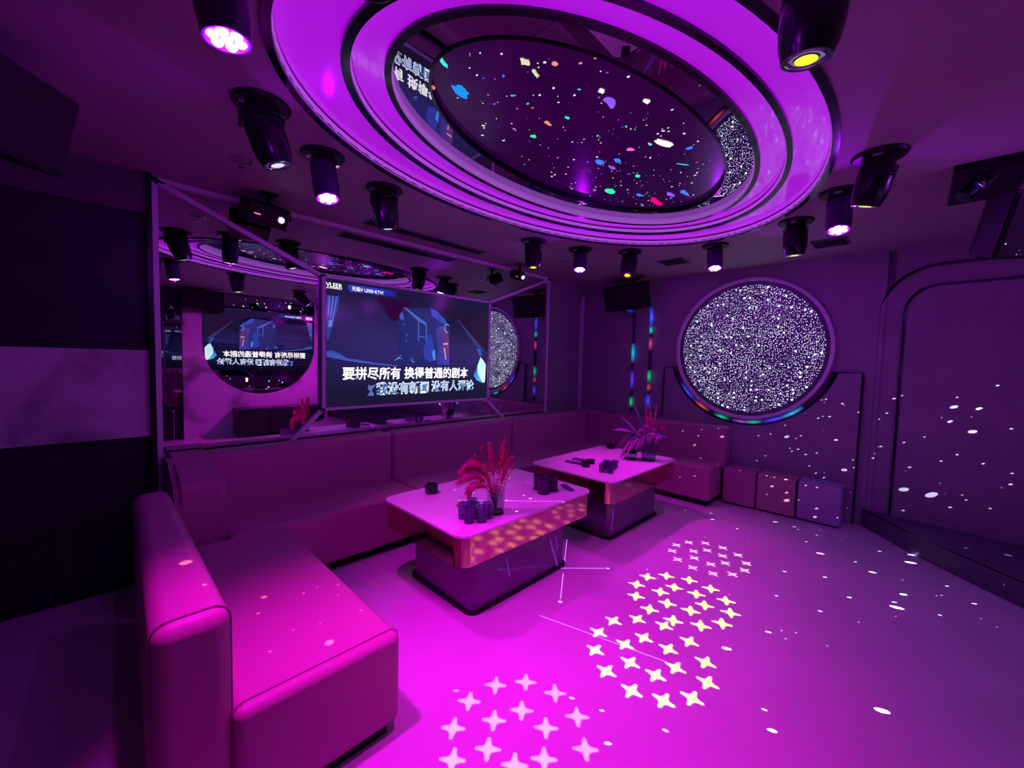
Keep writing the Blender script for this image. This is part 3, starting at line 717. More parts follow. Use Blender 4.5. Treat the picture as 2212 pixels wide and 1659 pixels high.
# ================================================================== MIRROR WALL
mr_ = thing('wall_mirror', 'huge wall mirror with pale diagonal strips surrounding the television', 'mirror', (.25, 3.25, 0))
MX0, MX1 = .25, 3.925
b = B(); box(b, 0, MX1-MX0, .002, .105, .02, CZ-.002); obj('backing', b, M['recess'], mr_)
b = B(); f = b.faces.new([b.verts.new(p) for p in ((.0, 0, .30), (MX1-MX0, 0, .30), (MX1-MX0, 0, CZ-.004), (.0, 0, CZ-.004))]); obj('glass', b, M['mirror'], mr_)
b = B(); f = b.faces.new([b.verts.new(p) for p in ((.526-MX0, -.0006, .30), (3.67-MX0, -.0006, .30), (2.925-MX0, -.0130, .985), (1.212-MX0, -.0130, .985))]); obj('lower_glass', b, M['mirror'], mr_)
def strip(bm, p, q, w_=.030, t_=.016):
    """flat strip on the mirror from p to q (x,z), world"""
    p, q = Vector((p[0]-MX0, p[1])), Vector((q[0]-MX0, q[1])); d = (q-p).normalized(); n_ = Vector((-d.y, d.x))*w_/2
    prism(bm, [tuple(p+n_), tuple(p-n_), tuple(q-n_), tuple(q+n_)], lambda u, v, dd: (u, -dd, v), .0005, t_)
b = B(); strip(b, (MX0+.015, .3), (MX0+.015, CZ)); strip(b, (MX0, CZ-.018), (MX1, CZ-.018)); strip(b, (MX1-.015, .4), (MX1-.015, CZ)); obj('frame', b, M['white_paint'], mr_)
TVX0, TVX1, TVZ0, TVZ1 = 1.207, 2.930, .983, 2.020
for p, q in (((MX0+.02, CZ-.025), (TVX0+.0, TVZ1-.005)), ((MX1-.02, CZ-.03), (TVX1, TVZ1-.01)), ((.90, .67), (TVX0+.01, TVZ0+.0)), ((3.30, .67), (TVX1-.01, TVZ0))):
    b = B(); strip(b, p, q); obj('diagonal_strip', b, M['white_paint'], mr_)

# ================================================================== TELEVISION
def television(label, x0, x1, z0, z1, yf, framed=True):
    t = thing('television' if framed else 'video_screen', label, 'television' if framed else 'screen', ((x0+x1)/2, yf, (z0+z1)/2))
    W, H = (x1-x0)/2, (z1-z0)/2
    b = B(); box(b, -W+.02, W-.02, .006, .029 if framed else .012, -H+.02, H-.02); obj('back_case', b, M['black'], t)
    b = B()
    for a in ((-W, W, H-.022, H), (-W, W, -H, -H+.022), (-W, -W+.026, -H, H), (W-.026, W, -H, H)):
        box(b, a[0], a[1], -.012, .028, a[2], a[3], .003, 1)
    if framed: obj('frame', b, M['white_paint'], t)
    else: b.free()
    sx = (x1-x0)/(TVX1-TVX0); sz = (z1-z0)/(TVZ1-TVZ0); cx, cz_ = (TVX0+TVX1)/2, (TVZ0+TVZ1)/2
    def P(x, z, d=0): return ((x-cx)*sx, .004-d, (z-cz_)*sz)
    b = B(); lay = color_layer(b)
    def poly_(pts, c, d):
        vs2 = [b.verts.new(P(x, z, d)) for x, z in pts]
        cs = c if isinstance(c, list) else [c]*len(pts)
        for tr in tessellate_polygon([[Vector((x, z, 0)) for x, z in pts]]):
            try:
                f = b.faces.new([vs2[i] for i in tr])
                for lp_, i in zip(f.loops, tr): lp_[lay] = (*cs[i], 1)
            except ValueError: pass
    X0, X1, Z0, Z1 = 1.234, 2.904, 1.006, 1.998
    # soft graded night backdrop, built as a grid
    nx, nz = 34, 22; G = {}
    def bg(x, z):
        u, v = (x-X0)/(X1-X0), (z-Z0)/(Z1-Z0)
        k = .75*math.exp(-((u-.27)/.30)**2 - ((v-.52)/.28)**2) + .55*math.exp(-((u-.85)/.22)**2-((v-.45)/.22)**2) + .30*math.exp(-((u-.6)/.4)**2-((v-.40)/.2)**2)
        if v < .16: k *= .45
        return (.010 + .024*k, .008+.014*k, .030 + .125*k)
    for i in range(nx+1):
        for j in range(nz+1):
            x, z = X0+(X1-X0)*i/nx, Z0+(Z1-Z0)*j/nz; G[i, j] = (b.verts.new(P(x, z)), bg(x, z))
    for i in range(nx):
        for j in range(nz):
            q = [G[i, j], G[i+1, j], G[i+1, j+1], G[i, j+1]]; f = b.faces.new([a[0] for a in q])
            for lp_, a in zip(f.loops, q): lp_[lay] = (*a[1], 1)
    poly_([(X0, Z1), (X1, Z1), (X1, 1.90), (2.35, 1.875), (1.98, 1.90), (X0, 1.905)], [(.010, .008, .04)]*6, .0003)
    poly_([(1.65, 1.905), (1.985, 1.905), (1.86, 1.74), (1.803, 1.716), (1.77, 1.745)], (.022, .002, .035), .0004)
    poly_([(2.26, 1.88), (2.90, 1.89), (2.90, 1.50), (2.50, 1.78)], [(.016, .006, .03)]*4, .0003)
    poly_([(2.49, 1.80), (2.515, 1.79), (2.86, 1.50), (2.80, 1.50)], (.05, .04, .17), .0005)
    poly_([(1.245, 1.865), (1.345, 1.872), (1.335, 1.80), (1.262, 1.53), (1.245, 1.53)], (.022, .045, .26), .0005)
    for k in range(3): poly_([(1.262+k*.028, 1.865), (1.270+k*.028, 1.866), (1.262+k*.016, 1.72-k*.02), (1.256+k*.016, 1.72-k*.02)], (.10, .17, .62), .0007)
    poly_([(1.262, 1.68), (1.292, 1.685), (1.288, 1.63), (1.258, 1.625)], (.10, .18, .62), .0008)
    poly_([(1.244, 1.445), (1.29, 1.447), (1.34, 1.43), (1.401, 1.392), (1.62, 1.362), (1.85, 1.338), (1.85, 1.328), (1.62, 1.345), (1.40, 1.37), (1.244, 1.40)], [(.03, .07, .40)]*3+[(.05, .09, .45)]*7, .0006)
    # small shelter and standing figure
    poly_([(1.905, 1.845), (2.19, 1.870), (2.25, 1.855), (2.36, 1.775), (2.41, 1.66), (2.415, 1.345), (1.86, 1.345), (1.845, 1.70)], [(.02, .02, .12)]*3+[(.03, .03, .2)]*2+[(.015, .02, .13)]*3, .0006)
    poly_([(1.903, 1.850), (1.925, 1.848), (2.145, 1.728), (2.142, 1.705), (2.04, 1.752)], (.07, .14, .62), .0008)
    for x in (2.052, 2.134): poly_([(x, 1.755 if x < 2.1 else 1.72), (x+.014, 1.750 if x < 2.1 else 1.715), (x+.012, 1.56), (x+.002, 1.56)], (.06, .12, .52), .0009)
    poly_([(2.055, 1.612), (2.145, 1.600), (2.145, 1.590), (2.055, 1.602)], (.06, .12, .5), .0009)
    poly_([(2.183, 1.868), (2.245, 1.856), (2.362, 1.775), (2.372, 1.735), (2.345, 1.73), (2.26, 1.775), (2.20, 1.80)], (.035, .07, .55), .0009)
    poly_([(1.885, 1.81), (1.90, 1.79), (1.91, 1.74), (1.885, 1.735), (1.862, 1.76)], (.05, .10, .55), .0008)
    poly_([(2.11, 1.47), (2.16, 1.63), (2.20, 1.62), (2.24, 1.45), (2.20, 1.37), (2.13, 1.40)], [(.03, .05, .42)]*6, .0008)
    poly_([(2.25, 1.69), (2.30, 1.72), (2.36, 1.70), (2.392, 1.62), (2.40, 1.54), (2.412, 1.35), (2.26, 1.35), (2.27, 1.50)], [(.05, .05, .3), (.06, .05, .3), (.12, .05, .25), (.13, .03, .2), (.2, .04, .2), (.08, .05, .4), (.03, .04, .35), (.03, .04, .3)], .0009)
    poly_([(2.335, 1.555), (2.392, 1.56), (2.392, 1.545), (2.335, 1.54)], (.95, .35, .40), .0012)
    poly_([(2.205, 1.47), (2.24, 1.49), (2.25, 1.40), (2.225, 1.385)], (.08, .25, .75), .0011)
    poly_([(2.34, 1.51), (2.355, 1.51), (2.372, 1.40), (2.36, 1.40)], (.65, .35, .5), .0011)
    for a0_, a1_ in ((.6, 5.2),):
        pts = [(2.375+.03*cos(a0_+(a1_-a0_)*i/10), 1.70+.045*sin(a0_+(a1_-a0_)*i/10)) for i in range(11)]; pts2 = [(2.375+.022*cos(a0_+(a1_-a0_)*i/10), 1.70+.036*sin(a0_+(a1_-a0_)*i/10)) for i in range(10, -1, -1)]
        poly_(pts+pts2, (.28, .40, .8), .0012)
    for x, z in ((1.93, 1.61), (1.925, 1.56), (1.90, 1.70), (1.845, 1.405), (1.87, 1.425), (1.99, 1.40)): poly_([(x, z), (x+.018, z+.008), (x+.012, z-.012)], (.12, .14, .45), .0009)
    poly_([(1.815, 1.375), (1.86, 1.415), (1.90, 1.398), (1.86, 1.395)], (.12, .22, .6), .001); poly_([(1.965, 1.40), (2.02, 1.375), (2.01, 1.36)], (.10, .18, .55), .001)
    # bright cyan shape at the right edge
    poly_([(2.768, 1.335), (2.722, 1.245), (2.763, 1.194), (2.845, 1.163), (2.86, 1.20), (2.80, 1.25)], [(.02, .18, .60), (.03, .30, .85), (.04, .45, .95), (.05, .55, 1), (.1, .6, 1), (.03, .3, .8)], .0009)
    poly_([(2.809, 1.435), (2.768, 1.345), (2.775, 1.262), (2.85, 1.166), (2.877, 1.172), (2.886, 1.355), (2.85, 1.40)], [(.35, .8, 1), (.5, .95, 1), (.8, 1, 1), (.9, 1, 1), (.9, 1, 1), (.6, .95, 1), (.9, 1, 1)], .0012)
    poly_([(2.745, 1.52), (2.80, 1.515), (2.83, 1.46), (2.80, 1.44)], [(.02, .08, .4), (.03, .1, .5), (.03, .12, .55), (.02, .1, .5)], .0008)
    # blue banner
    poly_([(1.405, 1.945), (1.42, 1.972), (1.60, 1.975), (1.83, 1.976), (1.83, 1.924), (1.60, 1.92), (1.42, 1.918)], [(.02, .03, .35), (.04, .06, .5), (.02, .05, .75), (.01, .01, .20), (.01, .01, .20), (.02, .05, .75), (.03, .05, .5)], .0012)
    # small pale figure beside the second lyric line
    poly_([(1.575, 1.085), (1.60, 1.12), (1.578, 1.14), (1.585, 1.175), (1.605, 1.165), (1.625, 1.17), (1.66, 1.178), (1.625, 1.145), (1.615, 1.12), (1.632, 1.10), (1.63, 1.08)], (.11, .16, .50), .0012)
    obj('picture', b, M['picture'], t)
    R = Matrix(((1, 0, 0, 0), (0, 0, -1, 0), (0, 1, 0, 0), (0, 0, 0, 1)))   # text plane -> screen plane, facing -Y
    def T(body, x, z, w_, h_, m, bold, d=.0024, nm='lyric_line'):
        px, py, pz = P(x, z, d)
        return text_obj(body, .12, m, nm, t, Matrix.Translation((px, py, pz)) @ R, bold, .0006, w_*sx, h_*sz)
    T('要拼尽所有', 1.367, 1.215, .515, .108, M['text_white'], .0032)
    T('换得普通的剧本', 1.918, 1.218, .728, .108, M['text_white'], .0032)
    T('我没有新闻', 1.652, 1.082, .525, .115, M['text_white'], .0044)
    T('没有人评论', 2.203, 1.086, .523, .115, M['text_white'], .0044)
    T('我没有新闻', 1.660, 1.090, .509, .099, M['text_blue'], .0, .0044)
    T('没有人评论', 2.211, 1.094, .507, .099, M['text_blue'], .0, .0044)
    T('VLEER', 1.240, 1.932, .125, .034, M['text_white'], .002, nm='logo_text')
    T('JOHURPEY', 1.240, 1.918, .125, .012, M['text_white'], .002, nm='logo_text')
    T('光临V LERR·KTV!', 1.440, 1.928, .270, .036, M['text_white'], .001, nm='banner_text')
    return t
television('television showing white and blue Chinese karaoke lyrics, mounted in the middle of the wall mirror', TVX0, TVX1, TVZ0, TVZ1, 3.215)
tv2 = television('video screen set in the U-shaped opening of the marble wall, seen only in reflection', 1.225, 3.01, 1.10, 2.20, 0, False)
tv2.rotation_euler = (0, 0, pi); tv2.location = (2.115, YF+.028, 1.65)

# ================================================================== WALL BEHIND: mirror panel, hexagon frame, console
pm = thing('wall_mirror', 'dark U-shaped mirror panel with a round lower edge behind the second television', 'mirror', (2.115, YF+.012, 0))
rr = .885
poly = [(-rr, 2.42)] + [(-rr*cos(t), 1.585 - rr*sin(t)) for t in [pi*i/40 for i in range(41)]] + [(rr, 2.42)]
b = B(); prism(b, poly, lambda u, v, d: (u, d, v), 0, .012); obj('glass', b, M['mirror_dark'], pm)
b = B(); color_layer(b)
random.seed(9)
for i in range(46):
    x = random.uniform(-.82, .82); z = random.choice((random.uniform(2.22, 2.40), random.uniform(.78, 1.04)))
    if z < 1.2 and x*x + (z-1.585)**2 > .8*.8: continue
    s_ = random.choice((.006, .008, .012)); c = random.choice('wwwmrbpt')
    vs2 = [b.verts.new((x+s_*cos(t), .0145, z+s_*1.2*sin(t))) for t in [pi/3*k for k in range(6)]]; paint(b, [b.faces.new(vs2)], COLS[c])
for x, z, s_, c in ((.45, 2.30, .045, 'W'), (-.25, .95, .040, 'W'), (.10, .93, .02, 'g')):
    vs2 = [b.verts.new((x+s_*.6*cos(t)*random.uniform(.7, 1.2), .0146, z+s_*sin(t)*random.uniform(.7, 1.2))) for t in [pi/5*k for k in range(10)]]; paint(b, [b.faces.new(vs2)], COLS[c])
o = obj('painted_star_spots', b, M['glow_dot'], pm); o['kind'] = 'stuff'  # reflected star spots painted on the panel as glowing dots
hx = thing('wall_mirror', 'tall narrow hexagonal mirror in a chrome frame beside the marble wall, seen in reflection', 'mirror', (.86, YF+.01, 1.32))
P6 = [(-.15, .55), (0, .84), (.15, .55), (.15, -.60), (0, -.90), (-.15, -.60)]
b = B(); prism(b, P6, lambda u, v, d: (u, d, v), 0, .01); obj('glass', b, M['mirror_dark'], hx)
b = B(); tube(b, [(u, .014, v) for u, v in P6], .008, 6, True); tube(b, [(0, .014, -.90), (0, .014, -1.3)], .006, 6); obj('frame', b, M['chrome'], hx)
con = thing('console_cabinet', 'low dark cabinet under the second television, seen in reflection', 'cabinet', (2.35, YF+.24, 0))
b = B(); box(b, -.70, .70, -.19, .19, .04, .48, .01, 2); obj('body', b, M['console'], con)
for k in range(3):
    b = B(); box(b, -.68+k*.46, -.68+k*.46+.44, .19, .202, .07, .45, .004, 1); obj('door', b, M['console'], con)

# ================================================================== SPEAKERS
def speaker(name_loc, rz, tilt, label, sc=1.0, brk=True, yoke_z=None, parts=True):
    t = thing('loudspeaker', label, 'speaker', name_loc, rz)
    w_, d_, h_ = .28*sc, .14*sc, .15*sc
    mt = Matrix.Rotation(tilt, 4, 'X')
    b = B(); prism(b, [(-w_, -d_), (w_, -d_), (w_, 0), (w_*.72, d_), (-w_*.72, d_), (-w_, 0)], lambda u, v, dd: (u, v, dd), -h_, h_)
    bmesh.ops.bevel(b, geom=list(b.edges), offset=.006, segments=2, affect='EDGES'); obj('cabinet', b, M['black'], t, mw=mt)
    b = B(); box(b, -w_*.95, w_*.95, -d_-.006, -d_+.002, -h_*.92, h_*.92, .003, 1); obj('grille', b, M['black_matte'], t, mw=mt)
    b = B(); box(b, -.018, .018, -d_-.008, -d_-.005, -h_*.5-.006, -h_*.5+.006); obj('badge', b, M['chrome'], t, mw=mt)
    if yoke_z:
        b = B(); tube(b, [(0, d_*.3, h_*.8), (0, d_*.5, yoke_z)], .02, 8); box(b, -.07, .07, d_*.5-.05, d_*.5+.05, yoke_z-.008, yoke_z-.0005); obj('bracket', b, M['black'], t)
    return t
speaker((4.52, 2.49, 2.215), radians(-90-14), radians(14), 'black speaker hanging on the back wall between the curved panel and ceiling', 1.0, yoke_z=CZ-2.215)
speaker((-.30, 2.12, 2.19), radians(50), radians(14), 'large dark speaker hanging at the upper left edge of the picture', 0.92, yoke_z=CZ-2.19-.03)
speaker((3.22, -.44, 2.13), radians(-60), radians(20), 'black speaker at the upper right edge, hanging below a dark plate', 1.0, yoke_z=CZ-2.13)
speaker((1.20, -1.62, 2.22), radians(180), radians(-10), 'black speaker high on the wall behind the photographer, seen in reflection', 1.0, yoke_z=CZ-2.22)
sp = thing('ceiling_plate', 'dark flat plate on the ceiling over the right-hand speaker', 'mounting plate', (3.3, -.25, 2.40))
b = B(); box(b, -.27, .27, -.10, .16, -.018, .0295, .003, 1); obj('plate', b, M['black'], sp)

# ================================================================== CEILING VENTS
def vent(x0, x1, y0, y1, label, n):
    t = thing('ceiling_vent', label, 'air vent', ((x0+x1)/2, (y0+y1)/2, CZ))
    W, H = (x1-x0)/2, (y1-y0)/2
    b = B()
    for a in ((-W, W, -H, -H+.014), (-W, W, H-.014, H), (-W, -W+.014, -H, H), (W-.014, W, -H, H)): box(b, a[0], a[1], a[2], a[3], -.008, -.0005)
    obj('frame', b, M['recess'], t)
    b = B(); box(b, -W+.013, W-.013, -H+.013, H-.013, -.002, -.0005); obj('opening', b, M['black_matte'], t)
    for k in range(n):
        y = -H + (2*H)*(k+1)/(n+1); b = B(); box(b, -W+.013, W-.013, y-.003, y+.003, -.007, -.001); obj('slat', b, M['black'], t)
vent(1.46, 2.62, 2.95, 3.075, 'long narrow air conditioning slot in the ceiling beside the mirror', 2)
vent(3.93, 4.17, 1.64, 1.88, 'small square vent in the ceiling over the crystal window', 4)
vent(4.08, 4.34, .42, .66, 'small square vent in the ceiling near the right wall', 4)
for x, y, lab in ((.565, 2.60, 'chrome ring fitting on the ceiling beside the left moving head light'), (3.38, 2.60, 'chrome ring fitting on the ceiling near the right end of the mirror')):
    t = thing('sprinkler', lab, 'ceiling fitting', (x, y, CZ))
    b = B(); lathe(b, [(.050, 0), (.050, -.005), (.046, -.005), (.046, 0)], 28); lathe(b, [(0, 0), (.012, 0), (.010, -.020), (0, -.020)], 16); obj('cap', b, M['chrome'], t, True)
    b = B(); lathe(b, [(0, -.020), (.004, -.020), (.004, -.036), (.016, -.038), (.016, -.040), (0, -.040)], 16); obj('deflector', b, M['chrome'], t, True)

# ================================================================== SOFAS
def cushion(name, p, x0, x1, y0, y1, z0, z1, r=.035, m=None, o0=(0, 0, 0), label=None):
    b = B(); box(b, x0-o0[0], x1-o0[0], y0-o0[1], y1-o0[1], z0-o0[2], z1-o0[2], r, 5)
    for f in b.faces: f.smooth = True
    o = obj(name, b, m or M['leather'], p, True)
    if label: o['label'] = label
    return o
# chaise in the foreground
O = (.42, 2.0, 0); ch = thing('chaise_sofa', 'mauve leather chaise section in the foreground with a high armrest on its left', 'sofa', O)
cushion('seat', ch, .250, .768, 1.285, 2.615, .055, .40, .032, o0=O)
ar = cushion('armrest', ch, .075, .252, 1.30, 2.70, .045, .705, .045, o0=O)
for v in ar.data.vertices:
    if v.co.x + O[0] < .17: v.co.x += .038*(v.co.y + O[1] - 1.30)/1.4
b = B(); box(b, .13-O[0], .735-O[0], 1.33-O[1], 2.58-O[1], 0, .056); obj('plinth', b, M['black_matte'], ch)
def piping(p, x0, x1, z0, z1, y, r, O, nm='piping'):
    pts = []
    for cx, cz_, a0_ in ((x1-r, z1-r, 0), (x0+r, z1-r, 90)):
        pts += [(cx + r*cos(radians(a0_+i*15))-O[0], y-O[1], cz_ + r*sin(radians(a0_+i*15))) for i in range(7)]
    pts = [(x1-O[0], y-O[1], z0)] + pts + [(x0-O[0], y-O[1], z0)]
    b = B(); tube(b, pts, .0035, 6); obj(nm, b, M['seam'], p, True)
piping(ch, .075, .252, .06, .705, 1.338, .045, O); piping(ch, .250, .768, .06, .40, 1.322, .032, O)
# long sofa along the mirror
O = (2.3, 3.0, 0); sa = thing('long_sofa', 'long mauve leather sofa running under the mirror to the corner', 'sofa', O)
for x0, x1 in ((.502, 1.718), (1.722, 3.148), (3.152, 4.195)): cushion('seat', sa, x0, x1, 2.62, 3.08, .055, .40, .03, o0=O)
for x0, x1 in ((.44, 1.718), (1.722, 3.148), (3.152, 4.196)): cushion('backrest', sa, x0, x1, 3.05, 3.228, .30, .785, .035, o0=O)
b = B()   # sloping armrest
arm = [(2.70, .06), (2.70, .66), (2.715, .695), (2.75, .715), (2.95, .77), (3.05, .785), (3.228, .79), (3.228, .06)]
prism(b, arm, lambda u, v, d: (d-O[0], u-O[1], v), .272, .500, ngon=True)
bmesh.ops.bevel(b, geom=[e for e in b.edges if abs(e.verts[0].co.x-e.verts[1].co.x) < 1e-5 and min(v.co.z for v in e.verts) > .3], offset=.03, segments=4, affect='EDGES')
obj('armrest', b, M['leather'], sa, True)
b = B(); box(b, .52-O[0], 4.19-O[0], 2.665-O[1], 3.2-O[1], 0, .056); obj('plinth', b, M['black_matte'], sa)
# short sofa under the crystal window
O = (4.5, 2.0, 0); sb_ = thing('corner_sofa', 'mauve leather corner sofa against the back wall, ending before the small cubes', 'sofa', O)
cushion('seat', sb_, 4.20, 4.60, 1.362, 2.615, .055, .395, .03, o0=O)
cushion('seat', sb_, 4.20, 4.60, 2.62, 3.07, .055, .40, .03, o0=O)
cushion('backrest', sb_, 4.20, 4.76, 3.05, 3.228, .30, .782, .035, o0=O)
cushion('backrest', sb_, 4.56, 4.76, 1.345, 3.045, .30, .768, .032, o0=O)
b = B(); box(b, 4.245-O[0], 4.74-O[0], 1.40-O[1], 2.6-O[1], 0, .056); obj('plinth', b, M['black_matte'], sb_)
# cube stools
for y0, y1, m, lab, x0 in ((1.04, 1.335, 'leather', 'dark mauve leather cube stool next to the short sofa', 4.50), (.715, 1.03, 'leather_b', 'middle of the three leather cube stools below the crystal window', 4.515), (.378, .70, 'leather_c', 'lilac leather cube stool, rightmost of the three by the back wall', 4.53)):
    t = thing('cube_stool', lab, 'stool', ((x0+4.75)/2, (y0+y1)/2, 0), group='leather cube stools')
    hw, hy = (4.755-x0)/2, (y1-y0)/2
    b = B(); box(b, -hw, hw, -hy, hy, .012, .365, .018, 4); obj('body', b, M[m], t, True)
    b = B(); box(b, -hw+.02, hw-.02, -hy+.02, hy-.02, 0, .013); obj('base', b, M['black_matte'], t)

# ================================================================== TABLES
def rrect(x0, x1, y0, y1, r, n=8):
    P = []
    for cx, cy_, a in ((x1-r, y1-r, 0), (x0+r, y1-r, 90), (x0+r, y0+r, 180), (x1-r, y0+r, 270)):
        P += [(cx+r*cos(radians(a+90*i/n)), cy_+r*sin(radians(a+90*i/n))) for i in range(n+1)]
    return P
def coffee_table(label, cx, cy_, hx_, hy_, bx_, by_):
    t = thing('coffee_table', label, 'table', (cx, cy_, 0), group='low tables in front of the sofa')
    idt = lambda u, v, d: (u, v, d)
    b = B(); prism(b, rrect(-hx_, hx_, -hy_, hy_, .075), idt, .503, .515); obj('tabletop', b, M['table_top'], t, True)
    b = B(); prism(b, rrect(-hx_+.008, hx_-.008, -hy_+.008, hy_-.008, .07), idt, .345, .503); obj('apron', b, M['rose_metal'], t, True)
    b = B(); prism(b, rrect(-bx_, bx_, -by_, by_, .05), idt, .018, .346); obj('base', b, M['table_base'], t, True)
    b = B(); prism(b, rrect(-bx_-.018, bx_+.018, -by_-.018, by_+.018, .06), idt, 0, .018); obj('foot_plate', b, M['black'], t, True)
    return t
coffee_table('nearer white-topped table with a rose gold mirrored apron and red pampas vase', 1.835, 1.95, .585, .405, .42, .30)
coffee_table('farther white-topped table with a rose gold mirrored apron, by the short sofa', 3.245, 1.95, .590, .410, .42, .30)
TZ = .515

def glass_cup(x, y, label, r=.030, h=.085, m='glass', group=None, seg=24):
    t = thing('drinking_glass', label, 'glass', (x, y, TZ), group=group)
    b = B(); lathe(b, [(0, 0), (r*.84, 0), (r, h), (r-.0022, h), (r*.84-.002, .009), (0, .007)], seg); obj('glass', b, M[m], t, True); return t
random.seed(3)
TUMB = ['violet tumbler at the back left of the cluster on the nearer table', 'violet tumbler at the left tip of the cluster on the nearer table', 'violet tumbler nearest the table corner in the cluster on the nearer table',
        'violet tumbler in the middle of the cluster on the nearer table', 'violet tumbler at the right of the cluster, closest to the pampas vase', 'violet tumbler at the back of the cluster, towards the candle holder']
TUMB2 = ['small violet tumbler at the left end of the farther table cluster', 'small violet tumbler at the front left of the farther table cluster', 'small violet tumbler second from the front left on the farther table',
         'small violet tumbler at the back left of the farther table cluster, near the ashtray', 'small violet tumbler in the middle of the farther table cluster', 'small violet tumbler at the back of the farther table cluster',
         'small violet tumbler at the right end of the farther table cluster, towards the vase']
DICE = ['black dice cup farthest back in the trio on the nearer table', 'black dice cup at the front left of the trio on the nearer table', 'black dice cup at the right of the trio on the nearer table']
for i, (x, y) in enumerate(((1.425, 1.752), (1.408, 1.680), (1.470, 1.645), (1.475, 1.710), (1.535, 1.665), (1.505, 1.770))):
    glass_cup(x, y, TUMB[i], .031, .088, 'smoke_glass', 'tumblers on the nearer table')
for i, (x, y) in enumerate(((2.890, 1.77), (2.90, 1.705), (2.955, 1.735), (2.975, 1.80), (3.02, 1.75), (3.045, 1.82), (3.09, 1.77))):
    glass_cup(x, y, TUMB2[i], .028, .062, 'smoke_glass', 'tumblers on the farther table')
# dice cups
for i, (x, y) in enumerate(((2.150, 1.815), (2.105, 1.735), (2.195, 1.735))):
    t = thing('dice_cup', DICE[i], 'cup', (x, y, TZ), group='black dice cups')
    b = B(); lathe(b, [(0, .002), (.040, .002), (.041, .010), (.036, .012), (.041, .098), (.038, .100), (.034, .094), (.031, .02), (0, .018)], 32); obj('cup', b, M['cup'], t, True)
    b = B(); lathe(b, [(0, 0), (.043, 0), (.043, .004), (0, .004)], 32); obj('saucer', b, M['black'], t, True)
t = thing('candle_holder', 'low dark round holder with glinting rim on the left of the nearer table', 'candle holder', (1.545, 2.235, TZ))
b = B(); lathe(b, [(0, 0), (.042, 0), (.044, .055), (.038, .060), (.036, .02), (0, .018)], 32); obj('bowl', b, M['black_gloss'], t, True)
b = B()
for k in range(6): lathe(b, [(0, 0), (.006, .002), (0, .008)], 8, Matrix.Translation((.038*cos(k*1.05), .038*sin(k*1.05), .057)))
obj('rim_studs', b, M['chrome'], t, True)
t = thing('lighter', 'small red lighter lying beside the tumblers on the nearer table', 'lighter', (1.55, 1.93, TZ), rz=.3)
b = B(); box(b, -.040, .022, -.011, .011, 0, .011, .004, 2); obj('body', b, M['red_plastic'], t, True)
b = B(); box(b, .022, .038, -.010, .010, .001, .011, .002, 1); obj('cap', b, M['chrome'], t)
t = thing('remote_control', 'slim dark remote lying behind the dice cups on the nearer table', 'remote', (2.31, 1.69, TZ), rz=1.1)
b = B(); box(b, -.07, .07, -.02, .02, 0, .012, .004, 2); obj('body', b, M['phone'], t, True)
b = B()
for k in range(6): box(b, -.05+k*.017, -.042+k*.017, -.010, -.004, .011, .0135); box(b, -.05+k*.017, -.042+k*.017, .004, .010, .011, .0135)
obj('buttons', b, M['recess'], t)
for x, y, rz, lab in ((2.94, 2.075, 1.75, 'dark slab nearest the left edge of the farther table'), (3.065, 2.09, 1.7, 'dark slab behind the other slab on the farther table')):
    t = thing('microphone_case', lab, 'case', (x, y, TZ), rz=rz)
    b = B(); box(b, -.09, .09, -.022, .022, 0, .016, .004, 2); obj('case', b, M['phone'], t, True)
    b = B(); box(b, -.085, .085, -.0225, .0225, .008, .0095); obj('seam', b, M['black'], t)
for x, y, lab in ((2.925, 1.955, 'round black ashtray between the slabs and tumblers on the farther table'), (3.045, 1.985, 'small round black ashtray behind the other ashtray on the farther table')):
    t = thing('ashtray', lab, 'ashtray', (x, y, TZ))
    b = B(); lathe(b, [(0, 0), (.034, 0), (.040, .034), (.033, .036), (.028, .010), (0, .009)], 28); obj('bowl', b, M['black_gloss'], t, True)
t = thing('tissue_box', 'small black box at the back edge of the farther table', 'box', (3.765, 2.22, TZ), rz=.75)
b = B(); box(b, -.042, .042, -.036, .036, 0, .045, .004, 2); obj('body', b, M['black'], t)
b = B(); box(b, -.022, .022, -.006, .006, .0445, .0465); obj('slot', b, M['black_matte'], t)

# ------------------------------------------------------------------ vases and dried flowers
def vase(x, y, r, h, label, m='glass'):
    t = thing('glass_vase', label, 'vase', (x, y, TZ))
    b = B(); lathe(b, [(0, 0), (r*.96, 0), (r, .006), (r, h), (r-.004, h), (r-.004, .016), (0, .014)], 40); obj('glass', b, M[m], t, True)
    return t
def bez(p, q, s, n=14):
    p, q, s = Vector(p), Vector(q), Vector(s); return [p*(1-t)**2 + q*2*t*(1-t) + s*t*t for t in [i/n for i in range(n+1)]]
def plume(parent, pts, t0, ln, m, nblade=150, droop=.02, flat=.0016, nm='plume'):
    b = B(); tube(b, pts, [.0018]*len(pts), 5)
    n_ = len(pts)-1
    for i in range(nblade):
        u = t0 + (1-t0)*random.random()**.85; k = u*n_; a = int(min(k, n_-.001)); c = pts[a].lerp(pts[a+1], k-a); tg = (pts[a+1]-pts[a]).normalized()
        th = random.uniform(0, 2*pi); o_ = tg.orthogonal().normalized(); s = (Matrix.Rotation(th, 3, tg) @ o_)
        L = ln*(.45 + .75*sin(pi*min(1, (u-t0)/(1-t0)*.85+.12)))*random.uniform(.7, 1.1)*.9
        d = (s*.55 + tg*.85).normalized(); e = c + d*L + Vector((0, 0, -droop*random.random())); mid = c + d*L*.5; w_ = tg.cross(s).normalized()*flat
        v = [b.verts.new(q) for q in (c-w_, c+w_, mid+w_*1.6, e, mid-w_*1.6)]; b.faces.new(v)
    return obj(nm, b, m, parent)
